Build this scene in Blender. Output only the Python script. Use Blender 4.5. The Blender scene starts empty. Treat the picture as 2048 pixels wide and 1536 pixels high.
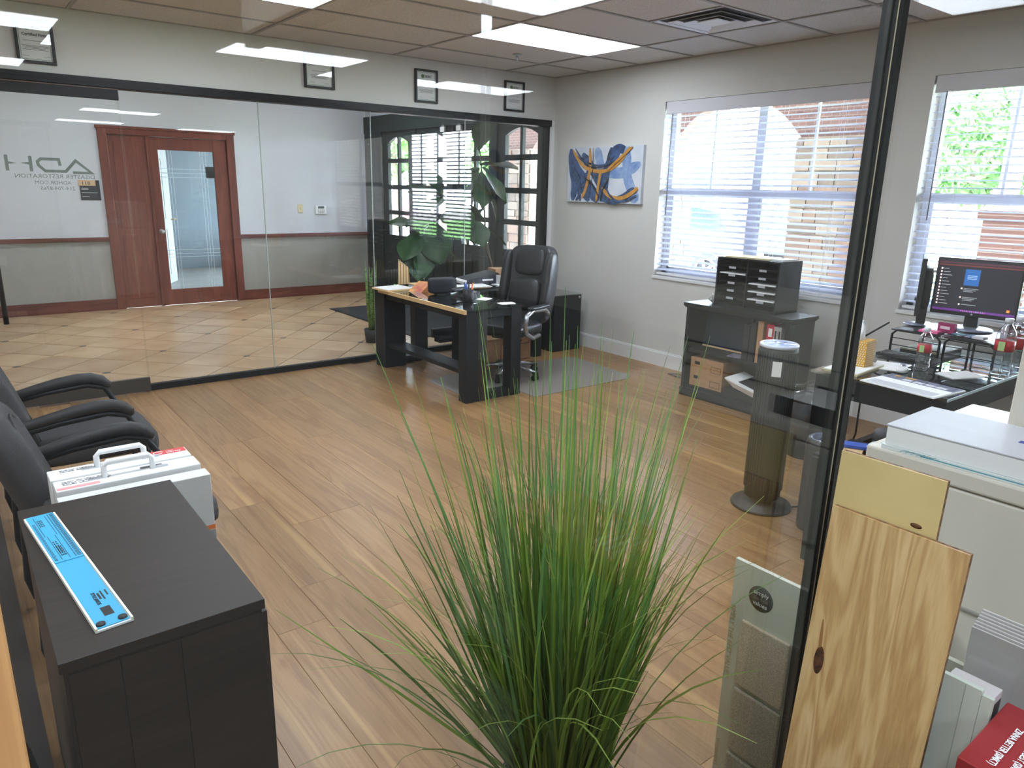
import bpy, bmesh, math, random
from mathutils import Vector, Matrix
random.seed(7)
R = math.radians
SC = bpy.context.scene
COL = SC.collection
# ------------------------------------------------------------------ camera, world, exposure
CAM_H = 1.593
F, PITCH, ROLL, YAW = 1452.5, 0.26486, 0.02232, 0.66361
cam = bpy.data.cameras.new('camera'); cam.sensor_width = 36; cam.lens = 36*F/2048; cam.clip_start = 0.02; cam.clip_end = 400
co = bpy.data.objects.new('camera', cam); COL.objects.link(co); SC.camera = co
fw = Vector((math.sin(YAW)*math.cos(PITCH), math.cos(YAW)*math.cos(PITCH), -math.sin(PITCH)))
rt = Vector((math.cos(YAW), -math.sin(YAW), 0)); up = rt.cross(fw)
r2 = math.cos(ROLL)*rt+math.sin(ROLL)*up; u2 = -math.sin(ROLL)*rt+math.cos(ROLL)*up
co.matrix_world = Matrix(((r2.x, u2.x, -fw.x, 0), (r2.y, u2.y, -fw.y, 0), (r2.z, u2.z, -fw.z, CAM_H), (0, 0, 0, 1)))
w = bpy.data.worlds.new('overcast_sky'); SC.world = w; w.use_nodes = True
bg = w.node_tree.nodes['Background']; bg.inputs[0].default_value = (0.76, 0.88, 1.0, 1); bg.inputs[1].default_value = 22.0
SC.view_settings.view_transform = 'Standard'; SC.view_settings.look = 'None'
SC.view_settings.gamma = 1; SC.view_settings.use_curve_mapping = False
SC.view_settings.exposure = 1.43
SC.cycles.use_denoising = True
SC.cycles.max_bounces = 6; SC.cycles.diffuse_bounces = 4; SC.cycles.glossy_bounces = 3
SC.cycles.transmission_bounces = 4; SC.cycles.transparent_max_bounces = 28
SC.cycles.use_light_tree = False; SC.cycles.use_adaptive_sampling = True; SC.cycles.adaptive_threshold = 0.05
SC.cycles.sample_clamp_indirect = 6; SC.cycles.caustics_reflective = False; SC.cycles.caustics_refractive = False
LAMP = 7.0      # radiance of the ceiling light diffusers

# ------------------------------------------------------------------ materials
def lin(c):
    return tuple(((v/255)/12.92 if v/255 <= .04045 else ((v/255+.055)/1.055)**2.4) for v in c)
MATS = {}
class NT:
    def __init__(s, name):
        s.m = bpy.data.materials.new(name); s.m.use_nodes = True; s.t = s.m.node_tree; s.b = s.t.nodes['Principled BSDF']; s.out = s.t.nodes['Material Output']
    def n(s, t, **k):
        nd = s.t.nodes.new('ShaderNode'+t)
        for a, v in k.items(): setattr(nd, a, v)
        return nd
    def l(s, a, b): s.t.links.new(a, b)
def mat(name, c, rough=.5, metal=0., noise=0, scale=20, stretch=(1, 1, 1), c2=None, bump=0, spec=.5, coat=0, emit=None, es=1, rnd=0, coords='Object', detail=4, lo=.35, hi=.65, alpha=1):
    if name in MATS: return MATS[name]
    N = NT(name); b = N.b
    b.inputs['Base Color'].default_value = (*lin(c), 1); b.inputs['Roughness'].default_value = rough; b.inputs['Metallic'].default_value = metal
    b.inputs['Specular IOR Level'].default_value = spec; b.inputs['Coat Weight'].default_value = coat; b.inputs['Alpha'].default_value = alpha
    if emit and es < 3: N.m.cycles.emission_sampling = 'NONE'
    if emit: b.inputs['Emission Color'].default_value = (*lin(emit), 1); b.inputs['Emission Strength'].default_value = es
    last = None
    if c2 or bump:
        if coords == 'World':
            src = N.n('NewGeometry').outputs['Position']
        else:
            src = N.n('TexCoord').outputs['Object']
        mp = N.n('Mapping'); mp.inputs['Scale'].default_value = stretch; N.l(src, mp.inputs['Vector'])
        if rnd:
            oi = N.n('ObjectInfo'); mu = N.n('Math', operation='MULTIPLY'); mu.inputs[1].default_value = 37.0; N.l(oi.outputs['Random'], mu.inputs[0])
            cb = N.n('CombineXYZ'); N.l(mu.outputs[0], cb.inputs[0]); N.l(mu.outputs[0], cb.inputs[1]); N.l(mu.outputs[0], cb.inputs[2]); N.l(cb.outputs[0], mp.inputs['Location'])
        nz = N.n('TexNoise'); nz.inputs['Scale'].default_value = scale; nz.inputs['Detail'].default_value = detail; N.l(mp.outputs[0], nz.inputs['Vector'])
        if c2:
            rp = N.n('ValToRGB'); rp.color_ramp.elements[0].position = lo; rp.color_ramp.elements[1].position = hi
            rp.color_ramp.elements[0].color = (*lin(c), 1); rp.color_ramp.elements[1].color = (*lin(c2), 1)
            N.l(nz.outputs['Fac'], rp.inputs['Fac']); last = rp.outputs['Color']
        if bump:
            bp = N.n('Bump'); bp.inputs['Strength'].default_value = bump; bp.inputs['Distance'].default_value = .01; N.l(nz.outputs['Fac'], bp.inputs['Height']); N.l(bp.outputs[0], b.inputs['Normal'])
    if rnd:
        oi = N.n('ObjectInfo'); mr = N.n('MapRange'); mr.inputs['To Min'].default_value = 1-rnd; mr.inputs['To Max'].default_value = 1+rnd*.6; N.l(oi.outputs['Random'], mr.inputs['Value'])
        hs = N.n('HueSaturation'); N.l(mr.outputs[0], hs.inputs['Value'])
        if last: N.l(last, hs.inputs['Color'])
        else: hs.inputs['Color'].default_value = (*lin(c), 1)
        last = hs.outputs['Color']
    if last: N.l(last, b.inputs['Base Color'])
    MATS[name] = N.m
    return N.m
def plank_mat(name, base, dark, pale, rough=.42, axis=1, rnd=.12, k=1.0, coords='World', spec=.5, ring=.22, streak=None):
    """long-grained timber: wavy bands stretched along one axis plus fine pores"""
    N = NT(name); b = N.b
    src = (N.n('NewGeometry').outputs['Position'] if coords == 'World' else N.n('TexCoord').outputs['Object'])
    oi = N.n('ObjectInfo'); mu = N.n('Math', operation='MULTIPLY'); mu.inputs[1].default_value = 53.0; N.l(oi.outputs['Random'], mu.inputs[0])
    cb = N.n('CombineXYZ'); [N.l(mu.outputs[0], cb.inputs[i]) for i in range(3)]
    s1 = [9*k, 9*k, 9*k]; s1[axis] = .7*k; s2 = [150*k, 150*k, 150*k]; s2[axis] = 4*k
    def nz(s, sc, det, dist):
        mp = N.n('Mapping'); mp.inputs['Scale'].default_value = s; N.l(src, mp.inputs['Vector']); N.l(cb.outputs[0], mp.inputs['Location'])
        n = N.n('TexNoise'); n.inputs['Scale'].default_value = sc; n.inputs['Detail'].default_value = det; n.inputs['Distortion'].default_value = dist; N.l(mp.outputs[0], n.inputs['Vector']); return n.outputs['Fac']
    a = nz(s1, 1.0, 3, .8); f = nz(s2, 1.0, 2, 0)
    # growth rings: sine of the warped low noise
    m1 = N.n('Math', operation='MULTIPLY'); m1.inputs[1].default_value = 42; N.l(a, m1.inputs[0]); sn = N.n('Math', operation='SINE'); N.l(m1.outputs[0], sn.inputs[0])
    mr = N.n('MapRange'); mr.inputs['From Min'].default_value = -1; N.l(sn.outputs[0], mr.inputs['Value'])
    mx = N.n('MixRGB'); mx.inputs['Fac'].default_value = ring; N.l(a, mx.inputs[1]); N.l(mr.outputs[0], mx.inputs[2])
    mx2 = N.n('MixRGB'); mx2.inputs['Fac'].default_value = .35; N.l(mx.outputs[0], mx2.inputs[1]); N.l(f, mx2.inputs[2])
    rp = N.n('ValToRGB'); e = rp.color_ramp.elements; e[0].position = .25; e[0].color = (*lin(dark), 1); e[1].position = .75; e[1].color = (*lin(pale), 1)
    md = rp.color_ramp.elements.new(.5); md.color = (*lin(base), 1); N.l(mx2.outputs[0], rp.inputs['Fac'])
    vr = N.n('MapRange'); vr.inputs['To Min'].default_value = 1-rnd; vr.inputs['To Max'].default_value = 1+rnd*.5; N.l(oi.outputs['Random'], vr.inputs['Value'])
    csrc = rp.outputs[0]
    if streak:      # pale sapwood streaks running along some boards
        s3 = [14, 14, 14]; s3[axis] = .35; st = nz(s3, 1.0, 1, .2); mk = N.n('MapRange'); mk.inputs['From Min'].default_value = .66; mk.inputs['From Max'].default_value = .74; mk.inputs['To Max'].default_value = .45; N.l(st, mk.inputs['Value'])
        m3 = N.n('MixRGB'); N.l(mk.outputs[0], m3.inputs[0]); N.l(csrc, m3.inputs[1]); m3.inputs[2].default_value = (*lin(streak), 1); csrc = m3.outputs[0]
    hs = N.n('HueSaturation'); N.l(vr.outputs[0], hs.inputs['Value']); N.l(csrc, hs.inputs['Color']); N.l(hs.outputs[0], b.inputs['Base Color'])
    b.inputs['Roughness'].default_value = rough; b.inputs['Specular IOR Level'].default_value = spec
    MATS[name] = N.m; return N.m
def glass_mat(name, tint=(1, 1, 1), ior=1.5, rough=0., gain=1.0):
    N = NT(name); N.t.nodes.remove(N.b)
    tr = N.n('BsdfTransparent'); tr.inputs[0].default_value = (*tint, 1); gl = N.n('BsdfGlossy'); gl.inputs['Roughness'].default_value = rough
    fr = N.n('Fresnel'); g = N.n('NewGeometry'); mr = N.n('MapRange'); mr.inputs['To Min'].default_value = ior; mr.inputs['To Max'].default_value = 1/ior
    N.l(g.outputs['Backfacing'], mr.inputs['Value']); N.l(mr.outputs[0], fr.inputs['IOR'])
    mu = N.n('Math', operation='MULTIPLY'); mu.inputs[1].default_value = gain; mu.use_clamp = True; N.l(fr.outputs[0], mu.inputs[0])
    mx = N.n('MixShader'); N.l(mu.outputs[0], mx.inputs[0]); N.l(tr.outputs[0], mx.inputs[1]); N.l(gl.outputs[0], mx.inputs[2]); N.l(mx.outputs[0], N.out.inputs[0])
    MATS[name] = N.m; return N.m
def brick_mat(name, c1, c2, mortar, sx=4, axis='yz', w=.5, h=.25, rough=.85):
    N = NT(name); g = N.n('NewGeometry'); sp = N.n('SeparateXYZ'); N.l(g.outputs['Position'], sp.inputs[0]); cb = N.n('CombineXYZ')
    N.l(sp.outputs['XYZ'.index(axis[0].upper())], cb.inputs[0]); N.l(sp.outputs['XYZ'.index(axis[1].upper())], cb.inputs[1])
    br = N.n('TexBrick'); br.inputs['Scale'].default_value = sx; br.inputs['Brick Width'].default_value = w; br.inputs['Row Height'].default_value = h; br.inputs['Mortar Size'].default_value = .02
    br.inputs['Color1'].default_value = (*lin(c1), 1); br.inputs['Color2'].default_value = (*lin(c2), 1); br.inputs['Mortar'].default_value = (*lin(mortar), 1)
    N.l(cb.outputs[0], br.inputs['Vector']); N.l(br.outputs['Color'], N.b.inputs['Base Color']); N.b.inputs['Roughness'].default_value = rough
    MATS[name] = N.m; return N.m
def slat_mat(name):
    N = NT(name); N.t.nodes.remove(N.b); d = N.n('BsdfDiffuse'); d.inputs[0].default_value = (*lin((236, 238, 246)), 1); t = N.n('BsdfTranslucent'); t.inputs[0].default_value = (*lin((225, 232, 250)), 1)
    mx = N.n('MixShader'); mx.inputs[0].default_value = .6; N.l(d.outputs[0], mx.inputs[1]); N.l(t.outputs[0], mx.inputs[2]); N.l(mx.outputs[0], N.out.inputs[0]); MATS[name] = N.m; return N.m

PAINT = mat('wall_paint', (205, 203, 197), .75)
PAINT_LOBBY = mat('lobby_upper_paint', (205, 208, 212), .7); PAINT_LOW = mat('lobby_lower_paint', (160, 160, 152), .7)
WHITE = mat('white_trim_paint', (226, 226, 224), .45)
BLACKM = mat('black_satin_metal', (15, 16, 18), .45, spec=.3)
OAK = plank_mat('oak_floor', (149, 113, 72), (126, 91, 56), (166, 131, 88), .36, rnd=.17, ring=.26, streak=(196, 160, 104))
OAKBASE = mat('oak_underlay', (120, 92, 66), .7)
CHERRY = plank_mat('cherry_trim', (112, 56, 42), (88, 40, 30), (134, 72, 54), .35, axis=2, rnd=.05); CHERRY_H = plank_mat('cherry_rail', (110, 54, 42), (84, 38, 29), (132, 70, 54), .35, axis=0, rnd=.05)
TILE = mat('travertine_tile', (205, 178, 142), .32, c2=(186, 150, 112), scale=3.2, stretch=(1, 1, 1), rnd=.13, coords='World', detail=6)
GROUT = mat('tile_grout', (112, 96, 78), .8); ACCENT = mat('accent_tile_black', (52, 52, 50), .3)
CEILT = mat('acoustic_tile', (236, 230, 224), .9, c2=(206, 200, 194), scale=230, stretch=(1, 1, 1), rnd=.03, lo=.44, hi=.5, coords='World', detail=2)
GRID = mat('ceiling_grid_metal', (168, 163, 158), .55)
CEIL = mat('ceiling_board', (228, 222, 216), .9)
DIFF = mat('light_diffuser', (250, 252, 255), .6, emit=(232, 242, 255), es=LAMP)
GLASS = glass_mat('partition_glass', (.985, .992, .988)); WGLASS = glass_mat('window_glass', (.97, .98, 1.0)); BOTTLE = glass_mat('bottle_plastic', (.84, .88, .9), 1.5, .03, 3.0); DESKGLASS = glass_mat('desk_glass', (.86, .93, .91), gain=1.6)
CLEARP = glass_mat('clear_plastic', (.93, .95, .96), 1.45, .08, 1.8)
SLAT = slat_mat('blind_slat')
GREEN = mat('dark_green_paint', (34, 45, 44), .5, spec=.3)
BLACKW = mat('black_wood_laminate', (26, 28, 30), .5, spec=.3); BLACKP = mat('black_plastic', (30, 30, 31), .5); LEATHER = mat('black_leather', (31, 33, 35), .42, bump=.12, scale=90)
FABRIC = mat('dark_grey_fabric', (54, 52, 52), .85, bump=.2, scale=300)
CHROME = mat('brushed_silver', (188, 190, 194), .28, .9); PAPER = mat('white_paper', (236, 236, 234), .7); KRAFT = mat('kraft_cardboard', (176, 138, 100), .8, c2=(166, 128, 92), scale=30)
MANILA = mat('manila_card', (222, 190, 140), .75); INK = mat('black_ink', (36, 36, 38), .7); WINK = mat('white_ink', (240, 240, 240), .7); ESP = plank_mat('espresso_veneer', (42, 34, 27), (34, 28, 22), (49, 40, 32), .5, axis=0, rnd=.02, coords='World', spec=.35)
PLASW = mat('white_plastic', (226, 227, 226), .4); PRINTER = mat('printer_shell', (210, 204, 190), .45); GREYP = mat('grey_plastic', (110, 112, 116), .5)
LEAF = mat('fig_leaf', (36, 70, 40), .45, c2=(52, 90, 48), scale=6, rnd=.25); BARK = mat('bark', (92, 80, 66), .9, bump=.4, scale=40)
RED = mat('red_case', (140, 38, 40), .5, bump=.05, scale=200); REDP = mat('red_print', (200, 62, 60), .6); ORANGE = mat('orange_print', (226, 120, 60), .6)

# ------------------------------------------------------------------ mesh helpers
class MB:
    def __init__(s): s.v = []; s.f = []; s.sm = []
    def add(s, vs, fs, smooth=False, M=None):
        o = len(s.v); s.v += [tuple(M @ Vector(p)) if M else tuple(p) for p in vs]; s.f += [[i+o for i in f] for f in fs]; s.sm += [smooth]*len(fs); return s
    def box(s, x0, x1, y0, y1, z0, z1, M=None, c=0):
        if c: return s.cbox(x0, x1, y0, y1, z0, z1, c, M)
        return s.add([(x0, y0, z0), (x1, y0, z0), (x1, y1, z0), (x0, y1, z0), (x0, y0, z1), (x1, y0, z1), (x1, y1, z1), (x0, y1, z1)],
                     [(0, 3, 2, 1), (4, 5, 6, 7), (0, 1, 5, 4), (1, 2, 6, 5), (2, 3, 7, 6), (3, 0, 4, 7)], M=M)
    def cbox(s, x0, x1, y0, y1, z0, z1, c, M=None):
        bm = bmesh.new(); bmesh.ops.create_cube(bm, size=1)
        for v in bm.verts: v.co = Vector((x0+(v.co.x+.5)*(x1-x0), y0+(v.co.y+.5)*(y1-y0), z0+(v.co.z+.5)*(z1-z0)))
        bmesh.ops.bevel(bm, geom=bm.edges[:], offset=c, segments=2, profile=.5, affect='EDGES')
        bm.verts.index_update(); s.add([v.co.copy() for v in bm.verts], [[v.index for v in f.verts] for f in bm.faces], M=M); bm.free(); return s
    def tube(s, pts, r, n=10, closed=False, M=None, caps=True):
        pts = [Vector(p) for p in pts]; k = len(pts); rs = r if isinstance(r, (list, tuple)) else [r]*k; vs = []; fs = []; nrm = None
        for i, p in enumerate(pts):
            a = pts[(i-1) % k] if (closed or i) else p; b = pts[(i+1) % k] if (closed or i < k-1) else p
            t = (b-a).normalized()
            if nrm is None:
                nrm = t.orthogonal().normalized()
            else:
                nrm = (nrm-t*nrm.dot(t)); nrm = nrm.normalized() if nrm.length > 1e-6 else t.orthogonal().normalized()
            bn = t.cross(nrm)
            for j in range(n):
                an = 2*math.pi*j/n; vs.append(p+(nrm*math.cos(an)+bn*math.sin(an))*rs[i])
        for i in range(k if closed else k-1):
            for j in range(n):
                a = i*n+j; b = i*n+(j+1) % n; c = ((i+1) % k)*n+(j+1) % n; d = ((i+1) % k)*n+j; fs.append((a, b, c, d))
        if caps and not closed: fs += [tuple(range(n-1, -1, -1)), tuple(range((k-1)*n, k*n))]
        return s.add(vs, fs, True, M)
    def cyl(s, p0, p1, r0, r1=None, n=20, M=None):
        return s.tube([p0, p1], [r0, r1 if r1 is not None else r0], n, M=M)
    def lathe(s, prof, n=28, o=(0, 0, 0), M=None, sx=1, sy=1, smooth=True):
        vs = []; fs = []
        for r, z in prof:
            for j in range(n):
                a = 2*math.pi*j/n; vs.append((o[0]+r*math.cos(a)*sx, o[1]+r*math.sin(a)*sy, o[2]+z))
        for i in range(len(prof)-1):
            for j in range(n): fs.append((i*n+j, i*n+(j+1) % n, (i+1)*n+(j+1) % n, (i+1)*n+j))
        fs += [tuple(range(n-1, -1, -1)), tuple(range((len(prof)-1)*n, len(prof)*n))]
        return s.add(vs, fs, smooth, M)
    def prism(s, poly, ax, a, b, M=None):
        """poly in the two axes other than ax (in xyz order), extruded from a to b along ax"""
        n = len(poly); idx = [i for i in range(3) if i != ax]; vs = []
        for t in (a, b):
            for p in poly:
                q = [0, 0, 0]; q[ax] = t; q[idx[0]] = p[0]; q[idx[1]] = p[1]; vs.append(tuple(q))
        ar = sum(poly[i][0]*poly[(i+1) % n][1]-poly[(i+1) % n][0]*poly[i][1] for i in range(n))
        flip = (ar > 0) != (ax == 1)
        if b < a: flip = not flip
        top = list(range(n, 2*n)); bot = list(range(n-1, -1, -1)); sd = [(i, (i+1) % n, (i+1) % n+n, i+n) for i in range(n)]
        fs = [top, bot]+sd
        if not flip: fs = [list(reversed(f)) for f in fs]
        return s.add(vs, fs, M=M)
    def sup(s, c, r, e1=.35, e2=.35, n=14, m=24, fn=None, M=None):
        """superellipsoid cushion"""
        pw = lambda v, e: math.copysign(abs(v)**e, v); vs = []; fs = []
        for i in range(n+1):
            ph = -math.pi/2+math.pi*i/n
            for j in range(m):
                th = 2*math.pi*j/m; p = Vector((r[0]*pw(math.cos(ph), e1)*pw(math.cos(th), e2), r[1]*pw(math.cos(ph), e1)*pw(math.sin(th), e2), r[2]*pw(math.sin(ph), e1)))
                if fn: p = fn(p)
                vs.append(p+Vector(c))
        for i in range(n):
            for j in range(m): fs.append((i*m+j, i*m+(j+1) % m, (i+1)*m+(j+1) % m, (i+1)*m+j))
        return s.add(vs, fs, True, M)
    def quad(s, a, b, c, d): return s.add([a, b, c, d], [(0, 1, 2, 3)])
    def ribbon(s, pts, wd, t, M=None):
        """flat mitred stroke in local XY, thickness t along z"""
        k = len(pts); L = []; Rr = []
        ws = wd if isinstance(wd, (list, tuple)) else [wd]*k
        for i in range(k):
            p = Vector(pts[i]); a = Vector(pts[max(i-1, 0)]); b = Vector(pts[min(i+1, k-1)])
            d1 = (p-a).normalized() if i else (b-p).normalized(); d2 = (b-p).normalized() if i < k-1 else d1
            n1 = Vector((-d1.y, d1.x)); n2 = Vector((-d2.y, d2.x)); mt = (n1+n2)
            mt = mt.normalized() if mt.length > .2 else n1
            h = ws[i]/2/max(.45, mt.dot(n1)); L.append(p+mt*h); Rr.append(p-mt*h)
        for i in range(k-1):
            q = [L[i], Rr[i], Rr[i+1], L[i+1]]
            s.add([(v.x, v.y, 0) for v in q]+[(v.x, v.y, t) for v in q], [(3, 2, 1, 0), (4, 5, 6, 7), (0, 1, 5, 4), (1, 2, 6, 5), (2, 3, 7, 6), (3, 0, 4, 7)], M=M)
        return s
    def mesh(s, name):
        me = bpy.data.meshes.new(name); me.from_pydata(s.v, [], s.f); me.validate(); me.polygons.foreach_set('use_smooth', s.sm[:len(me.polygons)] if len(me.polygons) <= len(s.sm) else [False]*len(me.polygons))
        me.update(); return me
    def build(s, name, m, parent=None, label=None, cat=None, group=None, kind=None, loc=None, bev=0):
        me = s.mesh(name); me.materials.append(m); return link(name, me, parent, label, cat, group, kind, loc, bev)
def link(name, me, parent=None, label=None, cat=None, group=None, kind=None, loc=None, bev=0):
    o = bpy.data.objects.new(name, me); COL.objects.link(o)
    if parent: o.parent = parent
    if loc is not None: o.location = loc
    for k, v in (('label', label), ('category', cat), ('group', group), ('kind', kind)):
        if v: o[k] = v
    if bev:
        bm = o.modifiers.new('edge_bevel', 'BEVEL'); bm.width = bev; bm.segments = 2; bm.limit_method = 'ANGLE'; bm.angle_limit = R(40)
    return o
def thing(name, label, cat, loc=(0, 0, 0), rz=0, group=None):
    o = bpy.data.objects.new(name, None); COL.objects.link(o); o.empty_display_size = .1; o.location = loc; o.rotation_euler = (0, 0, rz)
    o['label'] = label; o['category'] = cat
    if group: o['group'] = group
    return o
def copy_tree(o, parent=None, **kw):
    c = o.copy(); COL.objects.link(c)
    if parent: c.parent = parent
    for k, v in kw.items():
        if k == 'loc': c.location = v
        elif k == 'rz': c.rotation_euler = (0, 0, v)
        else: c[k] = v
    for ch in list(o.children): copy_tree(ch, c)
    return c
def frame_M(o, right, upv):
    r = Vector(right).normalized(); u = Vector(upv).normalized(); n = r.cross(u); return Matrix(((r.x, u.x, n.x, o[0]), (r.y, u.y, n.y, o[1]), (r.z, u.z, n.z, o[2]), (0, 0, 0, 1)))
def text(body, size, m, parent, o, right, upv, align='LEFT', name='lettering', sx=1, off=.0006, bold=0):
    cu = bpy.data.curves.new('t', 'FONT'); cu.body = body; cu.size = size; cu.align_x = align; cu.extrude = .0002; cu.offset = bold; cu.resolution_u = 2
    t = bpy.data.objects.new('t', cu); COL.objects.link(t)
    dg = bpy.context.evaluated_depsgraph_get(); me = bpy.data.meshes.new_from_object(t.evaluated_get(dg)); bpy.data.objects.remove(t); bpy.data.curves.remove(cu)
    M = frame_M(o, right, upv) @ Matrix.Translation((0, 0, off)) @ Matrix.Diagonal((sx, 1, 1, 1)); me.transform(M); me.name = name; me.materials.clear(); me.materials.append(m)
    return link(name, me, parent)
def arc(c, r, a0, a1, n=8): return [(c[0]+r*math.cos(R(a0+(a1-a0)*i/n)), c[1]+r*math.sin(R(a0+(a1-a0)*i/n))) for i in range(n+1)]
S = dict(kind='structure')
def clip(poly, x0, x1, y0, y1):
    for ax, lim, sg in ((0, x0, 1), (0, x1, -1), (1, y0, 1), (1, y1, -1)):
        out = []
        for i in range(len(poly)):
            a = poly[i]; b = poly[(i+1) % len(poly)]; da = (a[ax]-lim)*sg; db = (b[ax]-lim)*sg
            if da >= 0: out.append(a)
            if (da >= 0) != (db >= 0): t = da/(da-db); out.append((a[0]+(b[0]-a[0])*t, a[1]+(b[1]-a[1])*t))
        poly = out
        if len(poly) < 3: return None
    return poly

# ================================================================== STRUCTURE
XW, YG, ZC = 5.19, 6.04, 2.673        # window wall, far glass wall, ceiling
YF, XP = 0.645, 1.29                  # front glass, side glass of the nearer room
# ---- wooden floor, planks one by one
fl = MB().box(-3.0, 6.8, -9.0, 6.06, -.12, -.010).build('floor', OAKBASE, label='light oak plank floor of the office', **S)
rear = MB().box(-3.0, 6.8, -9.0, .2, -.010, 0).build('unseen_rear_floor', mat('veil_neutral_grey', (104, 104, 102), .95), fl)  # unseen floor, made grey to keep the veil mirrored in the glass neutral
k = -6
while True:
    xa = .766+.187*k; xb = xa+.187; k += 1
    if xa > XW: break
    xb = min(xb, XW); y = .2-random.random()*1.2; rr = random.Random(k*13+5)
    while y < 6.0:
        L = rr.choice((.9, 1.3, 1.7, 2.1)); y0 = max(y, .2); y1 = min(y+L, 6.02); y += L
        if y1-y0 < .08 or xb-xa < .03: continue
        a, b, g = .0004, .0012, .0008
        p = MB(); x0, x1, q0, q1 = xa+a, xb-a, y0+a, y1-a
        p.add([(x0, q0, -.01), (x1, q0, -.01), (x1, q1, -.01), (x0, q1, -.01), (x0, q0, -g), (x1, q0, -g), (x1, q1, -g), (x0, q1, -g), (x0+b, q0+b, 0), (x1-b, q0+b, 0), (x1-b, q1-b, 0), (x0+b, q1-b, 0)],
              [(0, 1, 5, 4), (1, 2, 6, 5), (2, 3, 7, 6), (3, 0, 4, 7), (4, 5, 9, 8), (5, 6, 10, 9), (6, 7, 11, 10), (7, 4, 8, 11), (8, 9, 10, 11)])
        p.build('plank', OAK, fl)
# ---- lobby floor, diagonal tiles with small dark accents
lf = MB().box(-3, 5.3, 6.06, 10.25, -.12, -.006).build('floor_lobby', GROUT, label='cream stone tile floor of the lobby', **S)
A = (.2945, -.3125); B = (.2945, .3125); O = (.954, 9.299)
for i in range(-24, 26):
    for j in range(-26, 24):
        c = (O[0]+i*A[0]+j*B[0], O[1]+i*A[1]+j*B[1])
        if not (-2.2 < c[0] < 5.6 and 5.6 < c[1] < 10.7): continue
        g = .011; P4 = [(c[0]+u*A[0]+v*B[0], c[1]+u*A[1]+v*B[1]) for u, v in ((g, g), (1-g, g), (1-g, 1-g), (g, 1-g))]
        q = clip(P4, -1.5, 5.1, 6.07, 10.19)
        if q: MB().prism(q, 2, -.006, 0).build('tile', TILE, lf)
        if i % 2 == 0 and j % 2 == 0 and -1.4 < c[0] < 5.0 and 6.12 < c[1] < 10.1:
            d = .033; MB().prism([(c[0]-d, c[1]), (c[0], c[1]-d), (c[0]+d, c[1]), (c[0], c[1]+d)], 2, -.002, .0015).build('accent_tile', ACCENT, lf)
# ---- ceiling
ce = MB().box(-3.0, 6.8, -9.0, 6.06, ZC+.012, ZC+.09).build('ceiling', CEIL, label='suspended ceiling of grey acoustic tiles', **S)
XL = [-1.55, -.33, .89, 2.11, 3.33, 4.55, XW]; YL = [.0, .6, 1.21, 1.82, 2.43, 3.04, 3.65, 4.26, 4.87, 5.48, 6.03]
LIGHTS = [(3.33, 4.26), (.89, 4.26), (-.33, 1.82), (2.11, 1.82)]; VENT = (3.94, 3.04)
gb = MB()
for x in XL[:-1]: gb.box(x-.011, x+.011, 0, 6.03, ZC-.004, ZC+.012)
for y in YL[:-1]: gb.box(-1.55, XW, y-.011, y+.011, ZC-.0035, ZC+.0115)
gb.box(XW-.018, XW, .0, 6.03, ZC-.004, ZC+.012); gb.box(-1.5, XW, 6.012, 6.03, ZC-.004, ZC+.012)
gb.box(VENT[0]-.011, VENT[0]+.011, VENT[1], VENT[1]+.61, ZC-.004, ZC+.012)
gb.build('ceiling_grid', GRID, ce)
for a in range(len(XL)-1):
    for b in range(len(YL)-1):
        x0, x1, y0, y1 = XL[a], XL[a+1], YL[b], YL[b+1]
        if any(abs(x0-lx) < .1 and abs(y0-ly) < .1 for lx, ly in LIGHTS): continue
        if abs(y0-VENT[1]) < .1 and x0 < VENT[0] < x1: x1 = VENT[0]
        MB().box(x0+.014, x1-.014, y0+.014, y1-.014, ZC+.003, ZC+.012).build('ceiling_tile', CEILT, ce)
# ---- window wall
W1 = (2.705, 4.545); W2 = (.47, 2.31); WZ = (.828, 2.34); TH = .22
wr = MB()
ys = [.3, W2[0], W2[1], W1[0], W1[1], 6.06]
for a, b in ((.3, W2[0]), (W2[1], W1[0]), (W1[1], 6.06)): wr.box(XW, XW+TH, a, b, -.1, ZC+.05)
for a, b in (W1, W2): wr.box(XW, XW+TH, a, b, -.1, WZ[0]); wr.box(XW, XW+TH, a, b, WZ[1], ZC+.05)
wr.build('wall_right', PAINT, label='pale grey wall with the two blind-covered windows', **S)
MB().box(XW-.014, XW-.0005, 1.0, 6.02, 0, .125).box(XW-.010, XW-.0005, 1.0, 6.02, .125, .137).build('baseboard_right', WHITE, label='white baseboard below the windows', **S)
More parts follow.
